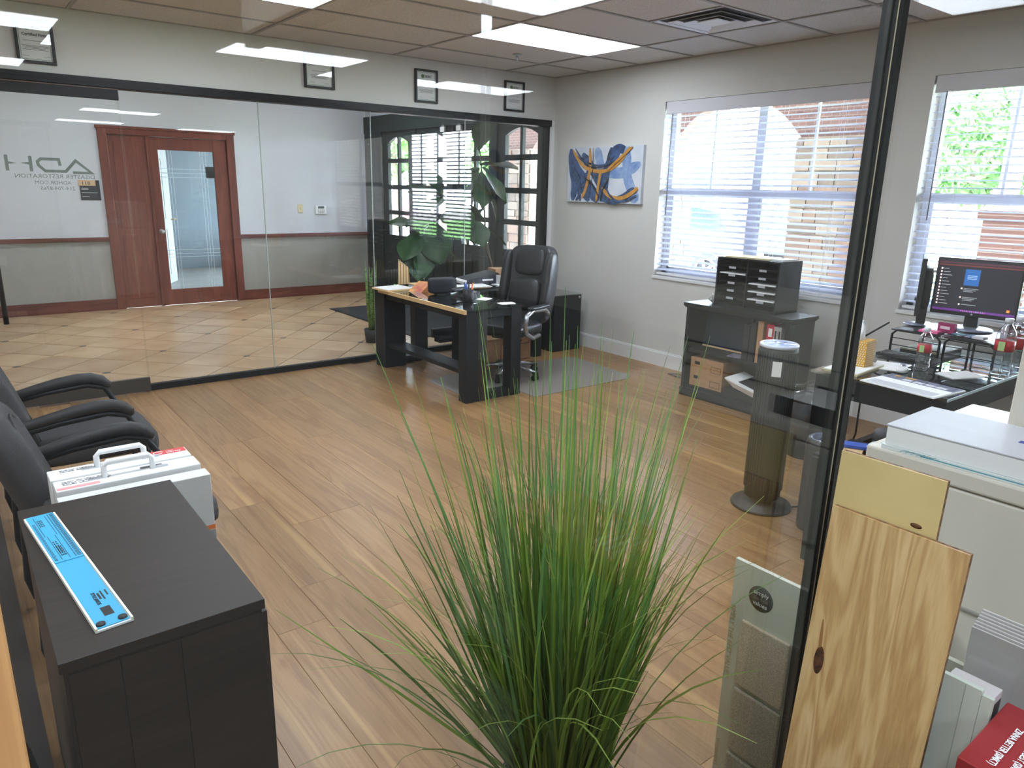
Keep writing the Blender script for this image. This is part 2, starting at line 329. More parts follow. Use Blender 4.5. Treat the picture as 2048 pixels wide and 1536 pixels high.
# ---- far glazed wall: wall above, header, channel, jamb
MB().box(-3, 5.41, 6.02, 6.14, 2.257, 3.1).build('wall_back', PAINT, label='white wall strip above the glass partition', **S)
MB().box(-.35, 5.125, 5.985, 6.10, 2.196, 2.257).build('trim_1', BLACKM, label='black header rail above the glass partition', **S, bev=.003)
MB().box(1.10, 5.105, 6.015, 6.065, 0, .048).build('trim_2', BLACKM, label='black floor channel under the fixed glass panes', **S)
MB().box(5.085, 5.112, 6.0, 6.08, .048, 2.196).build('trim_3', BLACKM, label='black end jamb of the glass partition', **S)
MB().box(5.125, 5.19, 6.02, 6.10, 0, 2.257).build('trim_4', WHITE, label='white corner post beside the glass partition', **S)
XJ = [1.125, 2.125, 3.098, 4.088, 5.085]; EDGE = mat('glass_edge', (168, 178, 172), .25)
for i in range(4):
    g = MB().box(XJ[i]+.0035, XJ[i+1]-.0035, 6.036, 6.048, .04, 2.20).build('window_%d' % (i+3), GLASS, label=('clear fixed glass pane next to the sliding glass door', 'clear fixed glass pane, second from the sliding door', 'clear fixed glass pane in front of the green entry doors', 'clear fixed glass pane nearest the window wall')[i], **S)
    if i: MB().box(XJ[i]-.0028, XJ[i]+.0028, 6.037, 6.047, .045, 2.196).build('joint_seal', EDGE, g)
# ---- lobby shell
lb = MB(); DX = (1.74, 3.14)
lb.box(-3, DX[0], 10.2, 10.34, .86, 3.2).box(DX[1], 5.4, 10.2, 10.34, .86, 3.2).box(DX[0], DX[1], 10.2, 10.34, 2.13, 3.2)
wl = lb.build('wall_lobby_back', PAINT_LOBBY, label='white lobby wall around the wooden door', **S)
MB().box(-3, DX[0], 10.2, 10.34, -.1, .86).box(DX[1], 5.4, 10.2, 10.34, -.1, .86).build('lower_wall', PAINT_LOW, wl)
for n, (a, b) in enumerate(((-3, 1.645), (3.235, 5.14))):
    MB().box(a, b, 10.165, 10.2, .842, .892).box(a, b, 10.15, 10.2, .856, .878).build('trim_%d' % (5+n), CHERRY_H, label=('reddish wooden chair rail left of the lobby door', 'reddish wooden chair rail right of the lobby door')[n], **S)
    MB().box(a, b, 10.175, 10.2, 0, .115).box(a, b, 10.182, 10.2, .115, .135).build('baseboard_%s' % ('left', 'far')[n], CHERRY_H, label=('reddish wooden baseboard left of the lobby door', 'reddish wooden baseboard right of the lobby door')[n], **S)
MB().box(-3, 5.4, 6.1, 10.3, 3.1, 3.2).build('ceiling_lobby', CEIL, label='lobby ceiling', **S)
MB().box(-3.1, -3, -9.0, 14, -.1, 3.2).build('wall_left', PAINT, label='plain wall far to the left', **S)
# rear part of the office, which the glass mirrors
WARM = mat('warm_wall_paint', (196, 188, 178), .75)
MB().box(-3, 6.8, -9.1, -9.0, -.1, 2.8).build('wall_rear', WARM, label='plain warm white wall behind the viewer', **S)
MB().box(6.7, 6.85, -9.0, .3, -.1, 2.8).build('wall_side', WARM, label='plain side wall of the rear office', **S)
MB().box(5.19, 6.8, .2, .3, -.1, 2.8).build('wall_return', PAINT, label='short return wall beside the second window', **S)
# nearer room: soffits, headers, rails, corner post, panes
MB().box(-3, 1.33, .60, .70, 2.257, ZC+.05).build('wall_front', PAINT, label='wall strip above the front glass', **S)
MB().box(1.25, 1.33, -2.4, .60, 2.257, ZC+.05).build('wall_near', PAINT, label='wall strip above the side glass', **S)
MB().box(-1.4, 1.27, .615, .675, 2.196, 2.257).build('trim_7', BLACKM, label='black header over the front glass', **S)
MB().box(1.255, 1.325, -2.4, .675, 2.196, 2.257).build('trim_8', BLACKM, label='black header over the side glass', **S)
MB().box(-1.4, 1.27, .62, .67, 0, .09).build('trim_9', BLACKM, label='black floor rail of the front glass', **S)
MB().box(1.262, 1.318, -.55, .62, 0, .09).build('trim_10', BLACKM, label='black floor rail of the side glass', **S)
JF = .462
MB().box(-1.35, JF-.003, .640, .650, .085, 2.2).build('window_7', GLASS, label='clear front glass pane, left of the joint', **S)
MB().box(JF+.003, XP-.033, .640, .650, .085, 2.2).build('window_8', GLASS, label='clear front glass pane ending at the black post', **S)
MB().box(XP-.005, XP+.005, -.55, YF-.016, .085, 2.2).build('window_9', GLASS, label='clear side glass pane right of the black post', **S)
cp = thing('corner_post', 'slim black corner post where the two near glass panes meet', 'post', (XP-.014, YF+.004, 0)); cp['kind'] = 'structure'
MB().box(-.016, .004, -.004, .012, .0, 2.2).build('seal', mat('black_rubber', (14, 14, 14), .45), cp)
MB().box(-.006, .014, -.017, -.0045, .0, 2.2).build('seal', MATS['black_rubber'], cp)
MB().box(-.0175, -.0162, -.004, .004, .0, 2.2).build('glass_edge', mat('dark_edge', (34, 40, 38), .3), cp)
MB().box(-.0072, -.0062, -.011, -.0092, .0, 2.2).build('glass_edge', mat('pale_edge_strip', (196, 190, 160), .3), cp)
MB().box(-.012, -.0085, -.0095, -.0045, .0, 2.2).build('gasket', mat('grey_gasket', (40, 42, 41), .4), cp)
# left partition rail on the floor
MB().box(-.055, .038, 1.25, 6.0, 0, .05).build('trim_11', mat('dark_rail', (44, 38, 34), .45), label='low dark floor rail along the left edge', **S)

# ================================================================== WINDOWS, BLINDS
VINYL = mat('window_vinyl', (236, 240, 250), .4)
def window(n, y0, y1, label):
    f = MB(); x0, x1 = XW+.115, XW+.165; z0, z1 = WZ; mid = (y0+y1)/2
    for a, b in ((y0, y0+.045), (mid-.04, mid+.04), (y1-.045, y1)): f.box(x0, x1, a, b, z0, z1)
    f.box(x0, x1, y0, y1, z0, z0+.05).box(x0, x1, y0, y1, z1-.045, z1).box(x0-.012, x1, y0, y1, 1.555, 1.615)
    for a, b in ((y0, mid), (mid, y1)):
        c = (a+b)/2; f.box(x0+.012, x1-.02, c-.009, c+.009, 1.6, z1-.04)
        for s in (a+.05, b-.05): f.box(x0+.008, x1-.008, s-.018, s+.018, z0+.04, 1.57)
        f.box(x0+.008, x1-.008, a+.04, b-.04, z0+.04, z0+.085)
    o = f.build('window_%d' % n, VINYL, label=label, **S)
    for a, b in ((y0, mid), (mid, y1)):
        MB().box(x0+.03, x0+.034, a+.03, b-.03, z0+.03, 1.57).build('pane', WGLASS, o); MB().box(x0+.036, x0+.040, a+.03, b-.03, 1.60, z1-.03).build('pane', WGLASS, o)
    MB().box(XW-.012, XW+.115, y0-.012, y1+.012, z0-.02, z0+.004).build('window_sill', WHITE, o)
    return o
window(1, W1[0], W1[1], 'white framed window behind the paper sorter'); window(2, W2[0], W2[1], 'white framed window behind the computer monitor')
slat_cache = {}
def blind(y0, y1, tilt, label, wand):
    t = thing('window_blind', label, 'blind', (XW+.05, (y0+y1)/2, WZ[0]+.004)); hw = (y1-y0)/2-.012; H = WZ[1]-WZ[0]-.004
    MB().box(-.048, -.032, -hw, hw, H-.105, H-.002).build('valance', mat('blind_valance', (206, 204, 208), .55), t, bev=.003)
    MB().box(-.026, .026, -hw, hw, H-.06, H-.004).build('headrail', WHITE, t)
    w = .050
    m = MB()   # slightly crowned slat
    prof = [(-w/2, 0), (-w/4, .0022), (0, .003), (w/4, .0022), (w/2, 0)]
    vs = []; fs = []
    for yy in (-hw, hw):
        for x, z in prof: vs.append((x, yy, z))
        for x, z in prof: vs.append((x, yy, z-.0026))
    n = 5
    for i in range(4): fs += [(i, i+1, 10+i+1, 10+i), (5+i+1, 5+i, 15+i, 15+i+1)]
    fs += [(5, 0, 10, 15), (4, 9, 19, 14), (0, 5, 6, 1), (1, 6, 7, 2), (2, 7, 8, 3), (3, 8, 9, 4), (11, 16, 15, 10), (12, 17, 16, 11), (13, 18, 17, 12), (14, 19, 18, 13)]
    m.add(vs, fs, False); me = m.mesh('slat'); me.materials.append(SLAT)
    pitch = .0472; cnt = int((H-.12-.05)/pitch)
    for i in range(cnt+1):
        o = link('slat', me, t, loc=(0, 0, H-.125-i*pitch)); o.rotation_euler = (0, -tilt, 0)
    zb = H-.125-cnt*pitch-.04
    MB().box(-.024, .024, -hw, hw, max(.001, zb-.008), max(.014, zb+.008)).build('bottom_rail', WHITE, t)
    for s in (-.78, -.27, .27, .78):
        MB().tube([(-.027, s*hw, zb), (-.027, s*hw, H-.06)], .0011, 5).build('ladder_cord', WHITE, t)
        MB().tube([(.027, s*hw, zb), (.027, s*hw, H-.06)], .0011, 5).build('ladder_cord', WHITE, t)
    MB().tube([(-.05, hw-.075, H-.1), (-.052, hw-.08, H-.1-wand)], .0045, 8).build('tilt_wand', mat('wand', (128, 130, 140), .4), t)
blind(W1[0], W1[1], R(17), 'white slatted blind over the window behind the bookcase', .86)
blind(W2[0], W2[1], R(7), 'white slatted blind over the window behind the monitor', .80)

# ================================================================== CEILING FIXTURES
def ceil_light(x, y, label, group, z=ZC, sx=1.22, sy=.61):
    t = thing('ceiling_light', label, 'ceiling light', (x, y, z), group=group)
    MB().box(.012, sx-.012, .012, sy-.012, .004, .02).build('housing', GRID, t)
    MB().add([(.016, .016, 0), (sx-.016, .016, 0), (sx-.016, sy-.016, 0), (.016, sy-.016, 0)], [(3, 2, 1, 0)]).build('diffuser', DIFF, t)
LL = ['bright rectangular ceiling light near the ceiling corner over the black desk', 'bright rectangular ceiling light at the top edge above the framed certificates', 'rectangular ceiling light above the dark cabinet', 'rectangular ceiling light above the tower heater']
for (x, y), l in zip(LIGHTS, LL): ceil_light(x, y, l, 'office ceiling lights')
for x, y, l in [(2.13, -5.80, 'ceiling light mirrored across the second framed certificate'), (4.57, -6.41, 'ceiling light mirrored between the two certificates on the right'), (2.13, -2.75, 'large ceiling light mirrored at the top centre'), (-.31, -5.8, 'ceiling light mirrored above the leftmost certificate'), (-.31, -8.2, 'ceiling light mirrored in the header at the far left'), (-.33, -.62, 'added unseen fill light panel right above the viewer'), (-.33, -2.45, 'added unseen fill light panel a little behind the viewer'), (-2.6, 1.66, 'ceiling light mirrored at the top right corner'), (-2.77, 4.26, 'added unseen fill light panel far left of the guest chairs')]:  # panels above, behind the viewer and far left are unseen, added to brighten samples
    ceil_light(x, y, l, 'rear ceiling lights', ZC+.006)
for x, y, l in ((.9, 8.2, 'lobby ceiling light on the left, above the tiles'), (3.5, 8.2, 'lobby ceiling light above the entrance mat')): ceil_light(x, y, l, 'lobby ceiling lights', 3.094)
v = thing('air_vent', 'square white louvred air vent in the ceiling', 'air vent', (VENT[0]+.305, VENT[1]+.305, ZC))
VM = mat('vent_white', (240, 242, 246), .3); DARK = mat('duct_dark', (40, 40, 42), .8)
MB().box(-.285, .285, -.285, .285, .010, .014).build('duct', DARK, v)
for i, (h, zz) in enumerate(((.29, .0), (.215, -.006), (.145, -.010))):
    m = MB(); a, b = h, h-.052
    for q in range(4):
        M = Matrix.Rotation(q*math.pi/2, 4, 'Z'); m.add([(-a, -a, zz+.004), (a, -a, zz+.004), (b, -b, zz+.028), (-b, -b, zz+.028), (-a, -a, zz+.001), (a, -a, zz+.001), (b, -b, zz+.025), (-b, -b, zz+.025)], [(0, 1, 2, 3), (7, 6, 5, 4), (0, 4, 5, 1)], M=M)
    m.build('louvre', VM, v)
MB().box(-.08, .08, -.08, .08, -.008, -.002).build('centre_plate', VM, v)
for n, (x, y) in enumerate(((4.08, 5.25), (1.45, 4.66))):
    t = thing('sprinkler_head', ('small metal sprinkler head below the ceiling light by the corner', 'small metal sprinkler head at the top left of the ceiling')[n], 'sprinkler', (x, y, ZC), group='sprinkler heads')
    MB().lathe([(.04, .0), (.04, -.004), (.018, -.010), (.010, -.012)], 20).build('escutcheon', CHROME, t); MB().cyl((0, 0, -.01), (0, 0, -.045), .006).tube([(-.014, 0, -.015), (-.016, 0, -.03), (-.004, 0, -.046)], .003, 6).tube([(.014, 0, -.015), (.016, 0, -.03), (.004, 0, -.046)], .003, 6).build('frame', CHROME, t)
    MB().lathe([(.016, -.046), (.016, -.049)], 16).build('deflector', CHROME, t)

# ================================================================== GLASS SLIDING DOOR WITH LETTERING
d = thing('glass_sliding_door', 'frameless glass sliding door with grey reversed company lettering', 'door', (.0, 5.985, 0)); FROST = mat('frosted_vinyl', (108, 120, 110), .6)
DOX = (.05, 1.128)
MB().box(DOX[0], DOX[1], -.006, .006, .12, 2.12).build('glass', GLASS, d)
MB().box(DOX[0], DOX[1], -.014, .014, .012, .118).build('bottom_rail', mat('bronze_rail', (58, 54, 48), .4), d, bev=.002)
MB().box(DOX[0], DOX[1], -.016, .014, 2.118, 2.194).build('top_rail', BLACKM, d, bev=.002)
MB().box(DOX[0], DOX[1], -.018, -.016, 2.186, 2.190).build('top_trim_line', mat('bronze_line', (120, 92, 74), .4), d)
MB().cyl((.275, -.05, .62), (.275, -.05, 1.75), .016).cyl((.275, -.05, .75), (.275, -.006, .75), .009).cyl((.275, -.05, 1.6), (.275, -.006, 1.6), .009).build('pull_handle', BLACKM, d)
kx = lambda c: .402+(c-50)*.000489
kz = lambda c: 1.727-(c-180)*.000508
LM = frame_M((0, .0065, 0), (-1, 0, 0), (0, 0, 1))
def lpt(l): return [(-kx(a), kz(b)) for a, b in l]
lg = MB()
lg.ribbon(lpt([(704, 300), (694, 218), (480, 218), (440, 255), (447, 300), (520, 372), (765, 372), (900, 228), (1085, 386), (850, 384)]), .0185, .0004, LM)
for a, b, c, e in ((64, 104, 180, 378), (338, 378, 186, 380)): lg.ribbon(lpt([((a+b)/2, c), ((a+b)/2, e)]), .0195, .0004, LM)
lg.ribbon(lpt([(104, 279), (190, 281)]), [.016, .002], .0004, LM); lg.ribbon(lpt([(338, 279), (245, 277)]), [.017, .002], .0004, LM)
lg.build('logo', FROST, d)
tr = dict(right=(-1, 0, 0), upv=(0, 0, 1))
text('DISASTER RESTORATION', .0375, FROST, d, (.925, .0065, 1.583), sx=1.12, **tr)
text('ADHDR.COM', .034, FROST, d, (.775, .0065, 1.543), sx=1.05, **tr)
text('214-704-8765', .034, FROST, d, (.795, .0065, 1.505), sx=1.08, **tr)

# ================================================================== LOBBY: wooden door, hall, signs
d = thing('door_1', 'reddish wooden door with a tall glass lite and side panel', 'door', (0, 10.2, 0)); d['kind'] = 'structure'
fr = MB(); fr.box(1.645, 1.745, -.03, .1, 0, 2.17).box(3.135, 3.235, -.03, .1, 0, 2.17).box(1.745, 3.135, -.03, .1, 2.10, 2.17).box(1.63, 3.25, -.04, 0, 2.165, 2.20)
fr.build('frame', CHERRY, d, bev=.006)
MB().box(1.748, 2.165, .0, .04, .005, 2.098).box(1.80, 2.115, -.006, .0, .12, .92).box(1.80, 2.115, -.006, .0, 1.0, 2.02).build('side_panel', CHERRY, d, bev=.004)
MB().box(2.165, 2.20, -.02, .05, 0, 2.1).build('mullion', CHERRY, d)
st = MB(); st.box(2.203, 2.30, .0, .045, .005, 2.095).box(2.965, 3.132, .0, .045, .005, 2.095).box(2.30, 2.965, .0, .045, .005, .205).box(2.30, 2.965, .0, .045, 1.945, 2.095)
lf_ = st.build('leaf', CHERRY, d, bev=.004)
pn = MB().box(2.295, 2.97, .018, .026, .2, 1.95).build('pane', glass_mat('door_lite_glass', (.88, .94, .97)), lf_)
et = MB()
for x in (2.42, 2.455, 2.80, 2.835, 2.87): et.box(x-.003, x+.003, .0165, .018, .2, 1.95)
for z in (1.62, 1.67, 1.72, .62, .66, .71): et.box(2.3, 2.965, .0165, .018, z-.003, z+.003)
et.build('etched_line', mat('etched_glass', (196, 212, 220), .7), lf_)
MB().cyl((2.25, .0, .95), (2.25, -.045, .95), .012).sup((2.25, -.06, .95), (.026, .02, .026), 1, 1, 8, 14).cyl((2.25, -.004, .95), (2.25, 0, .95), .03).build('knob', CHROME, lf_)
MB().box(2.855, 2.965, .006, .012, 1.62, 1.76).build('notice', INK, lf_, label='small dark notice on the glass lite')
# hall behind it
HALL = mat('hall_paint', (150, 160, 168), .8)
MB().box(1.2, 5.4, 10.34, 14.6, -.1, 0).build('floor_hall', plank_mat('hall_floor', (150, 146, 140), (120, 116, 110), (172, 168, 162), .4, axis=0), label='grey plank floor seen through the wooden door', **S)
MB().box(1.2, 5.4, 14.5, 14.6, 0, 3).build('wall_hall_back', HALL, label='grey wall seen through the wooden door', **S)
MB().box(1.1, 1.2, 10.34, 14.6, 0, 3).build('wall_hall_left', HALL, label='left hall wall', **S)
MB().box(5.4, 5.5, 10.34, 14.6, 0, .8).box(5.4, 5.5, 10.34, 14.6, 2.3, 3).box(5.4, 5.5, 10.34, 11.6, .8, 2.3).box(5.4, 5.5, 14.0, 14.6, .8, 2.3).build('wall_hall_right', HALL, label='right hall wall with a window opening', **S)
MB().box(1.1, 5.5, 10.34, 14.6, 3, 3.1).build('ceiling_hall', CEIL, label='hall ceiling', **S)
hd = thing('door_2', 'white panelled door standing ajar behind the wooden door', 'door', (2.60, 12.0, 0), R(62)); hd['kind'] = 'structure'
MB().box(0, .8, 0, .04, .01, 2.03).build('leaf', WHITE, hd)
for z0, z1 in ((.15, .85), (1.0, 1.9)):
    for x0 in (.1, .45): MB().box(x0, x0+.25, -.008, .0, z0, z1).build('door_panel', WHITE, hd, bev=.004)
MB().cyl((.74, 0, .98), (.74, -.05, .98), .01).sup((.74, -.055, .98), (.026, .02, .026), 1, 1, 8, 12).build('knob', mat('brass', (196, 160, 90), .3, .8), hd)
# signs and wall plates on the lobby wall
s = thing('room_sign', 'dark room sign with a tan strip numbered 110', 'sign', (1.505, 10.197, 1.448))
MB().box(-.105, .105, -.008, .0, -.115, .115).build('plate', mat('sign_dark', (38, 44, 48), .5), s, bev=.002)
MB().box(-.115, .062, -.012, -.008, .05, .115).build('number_strip', mat('sign_tan', (214, 178, 140), .6), s)
[text(c_, .055, INK, s, (-.085+i*.032, -.0125, .062), (1, 0, 0), (0, 0, 1), bold=.0006, name='digit') for i, c_ in enumerate('110')]
for z, wd in ((.02, .07), (.005, .07), (-.03, .165), (-.075, .075)): MB().box(-.09, -.09+wd, -.0088, -.008, z-.004, z+.004).build('lettering', mat('sign_letter', (170, 176, 178), .6), s)
s = thing('light_switch', 'ivory light switch plate on the lobby wall', 'switch', (4.10, 10.197, 1.235)); MB().box(-.037, .037, -.007, 0, -.06, .06).build('plate', mat('ivory', (214, 200, 160), .5), s, bev=.003); MB().box(-.006, .006, -.016, -.007, -.012, .012).build('toggle', MATS['ivory'], s)
s = thing('alarm_keypad', 'white alarm keypad with a dark display on the lobby wall', 'keypad', (4.40, 10.197, 1.215)); MB().box(-.085, .085, -.022, 0, -.06, .06).build('body', PLASW, s, bev=.006); MB().box(-.045, .045, -.0235, -.022, .02, .05).build('display', mat('lcd', (60, 82, 80), .3), s)
for i in range(4):
    for j in range(3): MB().box(-.045+i*.026, -.027+i*.026, -.026, -.022, -.045+j*.019, -.032+j*.019).build('key', mat('key_grey', (190, 192, 192), .6), s)

# ================================================================== GREEN ENTRY DOORS
XD = 5.15
def leaf(name, yc, label):
    t = thing(name, label, 'door', (XD, yc, 0)); t['kind'] = 'structure'
    w = .445; pw, gap = .262, .045; rows = [(.895, 1.180), (1.238, 1.525), (1.585, 1.878), (1.938, 2.2)]
    cols = [(-pw-gap/2, -gap/2), (gap/2, gap/2+pw)]
    m = MB(); m.box(0, .05, -w, cols[0][0], .01, 2.3).box(0, .05, cols[1][1], w, .01, 2.3).box(.004, .046, -gap/2, gap/2, .895, 2.3).box(0, .05, cols[0][0], cols[1][1], .01, .895)
    for a, b in zip(rows[:-1], rows[1:]): m.box(.004, .046, cols[0][0], cols[1][1], a[1], b[0])
    L = cols[0][0]; Rr = cols[1][1]   # arched head
    n = 10; pts = [(L, 2.3)]+[(L+(Rr-L)*i/n, 2.145+.075*math.sin(math.pi*i/n)) for i in range(n+1)]+[(Rr, 2.3)]
    m.prism(pts, 0, 0, .05)
    m.build('leaf', GREEN, t)
    for c in cols: 
        for a, b in rows: MB().box(.02, .026, c[0]-.005, c[1]+.005, a-.005, b+.005).build('pane', WGLASS, t)
    for a, b in ((-.30, -.03), (.03, .30)): MB().box(-.008, 0, a, b, .18, .78).build('lower_panel', GREEN, t, bev=.006)
    return t
leaf('door_3', 9.25, 'dark green arched glazed door panel nearest the lobby wall'); leaf('door_4', 8.30, 'dark green arched glazed door behind the fig leaves')
leaf('door_5', 7.40, 'dark green arched glazed door behind the fig stem'); leaf('door_6', 6.52, 'dark green arched glazed side panel nearest the office window wall')
m = MB()
for y0, y1 in ((6.03, 6.072), (6.968, 6.952), (7.847, 7.853), (8.747, 8.803), (9.697, 10.2)): m.box(XD-.02, XD+.08, min(y0, y1)-.004, max(y0, y1)+.004, 0, 2.3)
m.box(XD-.03, XD+.1, 6.03, 10.2, 2.3, 2.52).build('trim_12', GREEN, label='dark green frame around the entry doors', **S)
MB().box(XD, XD+.26, 6.06, 10.3, 2.52, 3.2).build('wall_entry', PAINT_LOBBY, label='lobby wall above the entry doors', **S)
for y, l in ((8.02, 'white door closer box above the left entry door'), (7.66, 'white door closer box above the right entry door')):
    t = thing('door_closer', l, 'door closer', (XD-.032, y, 2.26), group='door closers'); MB().box(-.03, 0, -.05, .05, -.03, .03).build('body', WHITE, t, bev=.004); MB().box(-.02, -.005, -.03, .03, .03, .05).build('bracket', GREYP, t)
m = thing('entry_mat', 'dark grey entrance mat on the cream tiles', 'mat', (4.48, 7.78, 0.0016)); MB().box(-.56, .56, -1.10, 1.10, 0, .010).build('pile', mat('mat_pile', (58, 60, 62), .95, bump=.5, scale=400), m); MB().box(-.58, .58, -1.12, 1.12, 0, .006).build('border', mat('mat_rubber', (36, 37, 38), .7), m)

# ================================================================== OUTDOORS
PAVE = brick_mat('brick_pavers', (206, 192, 184), (190, 172, 162), (160, 150, 144), 3.2, 'xy')
MB().box(5.42, 60, -30, 60, -.4, -.16).build('ground', PAVE, label='brick paved ground outside the windows', **S)
LAWN = mat('lawn_grass', (108, 150, 66), .95, c2=(86, 128, 52), scale=8); MB().box(13, 46, -20, 7.4, -.1595, -.14).build('lawn', LAWN, label='green lawn beyond the iron fence', cat='lawn', kind='stuff')
BRW = brick_mat('brick_wall', (122, 88, 80), (104, 74, 68), (150, 140, 134), 5.2, 'yz', .5, .22); BRX = brick_mat('brick_wall_side', (122, 88, 80), (104, 74, 68), (150, 140, 134), 5.2, 'xz', .5, .22)
STONES = [mat('stone_a', (150, 138, 124), .85, bump=.4, scale=25, rnd=.2), mat('stone_b', (128, 116, 106), .85, bump=.4, scale=25, rnd=.2), mat('stone_c', (142, 120, 106), .85, bump=.4, scale=25, rnd=.2)]
MORTAR = mat('mortar', (172, 164, 152), .95)
piers = [(4.44, .82, 'nearest the second window'), (7.05, .72, 'left of the white car'), (10.1, .90, 'outside the entry door beside the fig'), (12.9, .90, 'outside the far entry door')]
AX0, AX1 = 7.8, 8.3
for pc, pw, wh in piers:
    t = thing('stone_pier', 'rough stone pier of the porch %s' % wh, 'pier', ((AX0+AX1)/2, pc, -.16), group='porch piers'); hx, hy = (AX1-AX0)/2, pw/2
    MB().box(-hx, hx, -hy, hy, 0, 2.36).build('core', MORTAR, t); rr = random.Random(int(pc*100)); z = .01
    while z < 2.33:
        h = min(rr.uniform(.10, .17), 2.35-z)
        for face in range(3):
            u = -hy if face == 0 else -hx; e = -u
            while u < e-.02:
                wd = min(rr.uniform(.14, .34), e-u)
                if e-u-wd < .08: wd = e-u
                dp = rr.uniform(.012, .03); g = .006
                if face == 0: b = (-hx-dp, -hx, u+g, u+wd-g)
                elif face == 1: b = (u+g, u+wd-g, -hy-dp, -hy)
                else: b = (u+g, u+wd-g, hy, hy+dp)
                MB().box(b[0], b[1], b[2], b[3], z+g, z+h-g).build('stone', rr.choice(STONES), t); u += wd
        z += h
aw = MB(); edges = [(2.0, 4.03), (4.85, 6.69), (7.41, 9.65), (10.55, 12.45)]
def arch(y0, y1, zs, rise):
    n = 14; return [(y0+(y1-y0)*i/n, zs+rise*math.sin(math.acos(max(-1, min(1, 1-2*i/n))))) for i in range(n+1)]
tops = 3.6
aw.prism([(0.2, tops), (0.2, 2.95), (4.03, 2.95), (4.03, 2.2), (4.85, 2.2)]+arch(4.85, 6.69, 2.0, .66)[1:-1]+[(6.69, 2.2), (7.41, 2.2)]+arch(7.41, 9.65, 2.0, .7)[1:-1]+[(9.65, 2.2), (10.55, 2.2)]+arch(10.55, 12.45, 2.0, .7)[1:-1]+[(12.45, 2.2), (13.4, 2.2), (13.4, tops)], 0, AX0+.06, AX1-.06)
aw.build('porch_arcade', BRW, label='brick arcade wall with arches over the porch', cat='arcade')
MB().box(5.45, AX0+.055, -1, 13.5, 2.98, 3.06).build('porch_soffit', mat('porch_white', (226, 224, 220), .8), label='pale porch ceiling outside the windows', cat='porch ceiling')
MB().box(AX0+.0, AX1, -1, 4.0, 2.66, 2.95).build('porch_beam', mat('porch_grey', (130, 136, 158), .7), label='blue grey porch beam above the second window', cat='beam')
MB().box(9.0, 9.16, 3.02, 3.18, -.16, 3.9).build('lamp_post', MATS['porch_grey'], label='grey post standing outside the second window', cat='post')
m = MB(); m.box(7.72, 8.3, 2.35, 2.80, -.16, 1.40).box(7.68, 8.34, 2.31, 2.84, 1.40, 1.48).build('brick_pier', BRX, label='low brick pier outside behind the monitor', cat='pier')
fe = thing('iron_fence', 'black iron fence outside the second window', 'fence', (9.9, 3.9, -.16))
for z in (.15, .82): MB().box(-.012, .012, -2.6, 2.6, z, z+.035).build('rail', BLACKM, fe)
bal = MB().box(-.009, .009, -.009, .009, .02, .86).mesh('baluster'); bal.materials.append(BLACKM)
for i in range(38): link('baluster', bal, fe, loc=(0, -2.55+i*.138, 0))
def foliage(n, rx, ry, rz, c, seed, s0=.10, s1=.26):
    rr = random.Random(seed); m = MB()
    for i in range(n):
        a = rr.uniform(0, 2*math.pi); u = rr.uniform(-1, 1); q = rr.uniform(.55, 1)**.5; h = math.sqrt(1-u*u); bump = .82+.18*math.sin(a*3+seed)*math.cos(u*4)
        p = Vector((c[0]+rx*h*math.cos(a)*q*bump, c[1]+ry*h*math.sin(a)*q*bump, c[2]+rz*u*q*bump)); s = rr.uniform(s0, s1)
        e1 = Vector((rr.gauss(0, 1), rr.gauss(0, 1), rr.gauss(0, 1))).normalized(); e2 = e1.orthogonal().normalized()
        m.add([p-e1*s, p+e2*s*.45, p+e1*s, p-e2*s*.45], [(0, 1, 2, 3)])
    return m
FOL = [mat('tree_leaf_a', (84, 134, 60), .8, rnd=.2), mat('tree_leaf_b', (104, 156, 70), .8, rnd=.2)]
def tree(x, y, h, r, label, mi, seed, z=-.11, n=2600):
    t = thing('tree', label, 'tree', (x, y, z), group='trees outside'); MB().tube([(0, 0, 0), (.05, .03, h*.3), (0, .1, h*.62)], [.14, .11, .06], 10).build('trunk', BARK, t)
    for a in (0, 2.1, 4.2): MB().tube([(0, .02, h*.3), (math.cos(a)*r*.4, math.sin(a)*r*.4, h*.55)], [.06, .03], 8).build('branch', BARK, t)
    o = foliage(n, r, r, h*.36, (0, 0, h*.62), seed).build('foliage', FOL[mi], t); o['kind'] = 'stuff'
tree(22, 8.4, 5.0, 2.2, 'leafy green tree beyond the lawn, left of the grey post', 0, 1); tree(27.5, 5.4, 5.6, 2.4, 'leafy green tree beyond the lawn, right of the grey post', 1, 2)
tree(24, 23.5, 4.6, 2.0, 'leafy green tree behind the parked cars', 0, 3); tree(11.5, 17.5, 4.6, 1.8, 'green tree seen through the entry doors', 1, 4); tree(13.5, 24.5, 6, 2.4, 'tall green tree far outside the entry doors', 0, 5); tree(34, .5, 6, 3, 'broad green tree far behind the monitor', 1, 6)
# ---- far building
t = thing('brick_building', 'brick building with white trim across the parking lot', 'building', (27, 20, -.16))
MB().box(0, 6, -9, 12, 0, 4.2).build('wall', BRW, t); MB().box(-.15, 6, -9.2, 12.2, 4.2, 5.4).build('fascia', mat('cream_fascia', (226, 220, 210), .8), t)
m = MB().prism([(-3.4, 5.4), (1.0, 5.4), (-1.2, 7.4)], 0, -.12, 5.9).build('gable', MATS['cream_fascia'], t)
for y in (-7.6, -5.0, -2.4, .4, 3.2, 6.0):
    f = MB().box(-.06, 0, y, y+1.5, .9, 2.9).build('window', WHITE, t); MB().box(-.075, -.06, y+.08, y+1.42, .98, 2.82).build('pane', mat('far_glass', (70, 80, 92), .15), f)
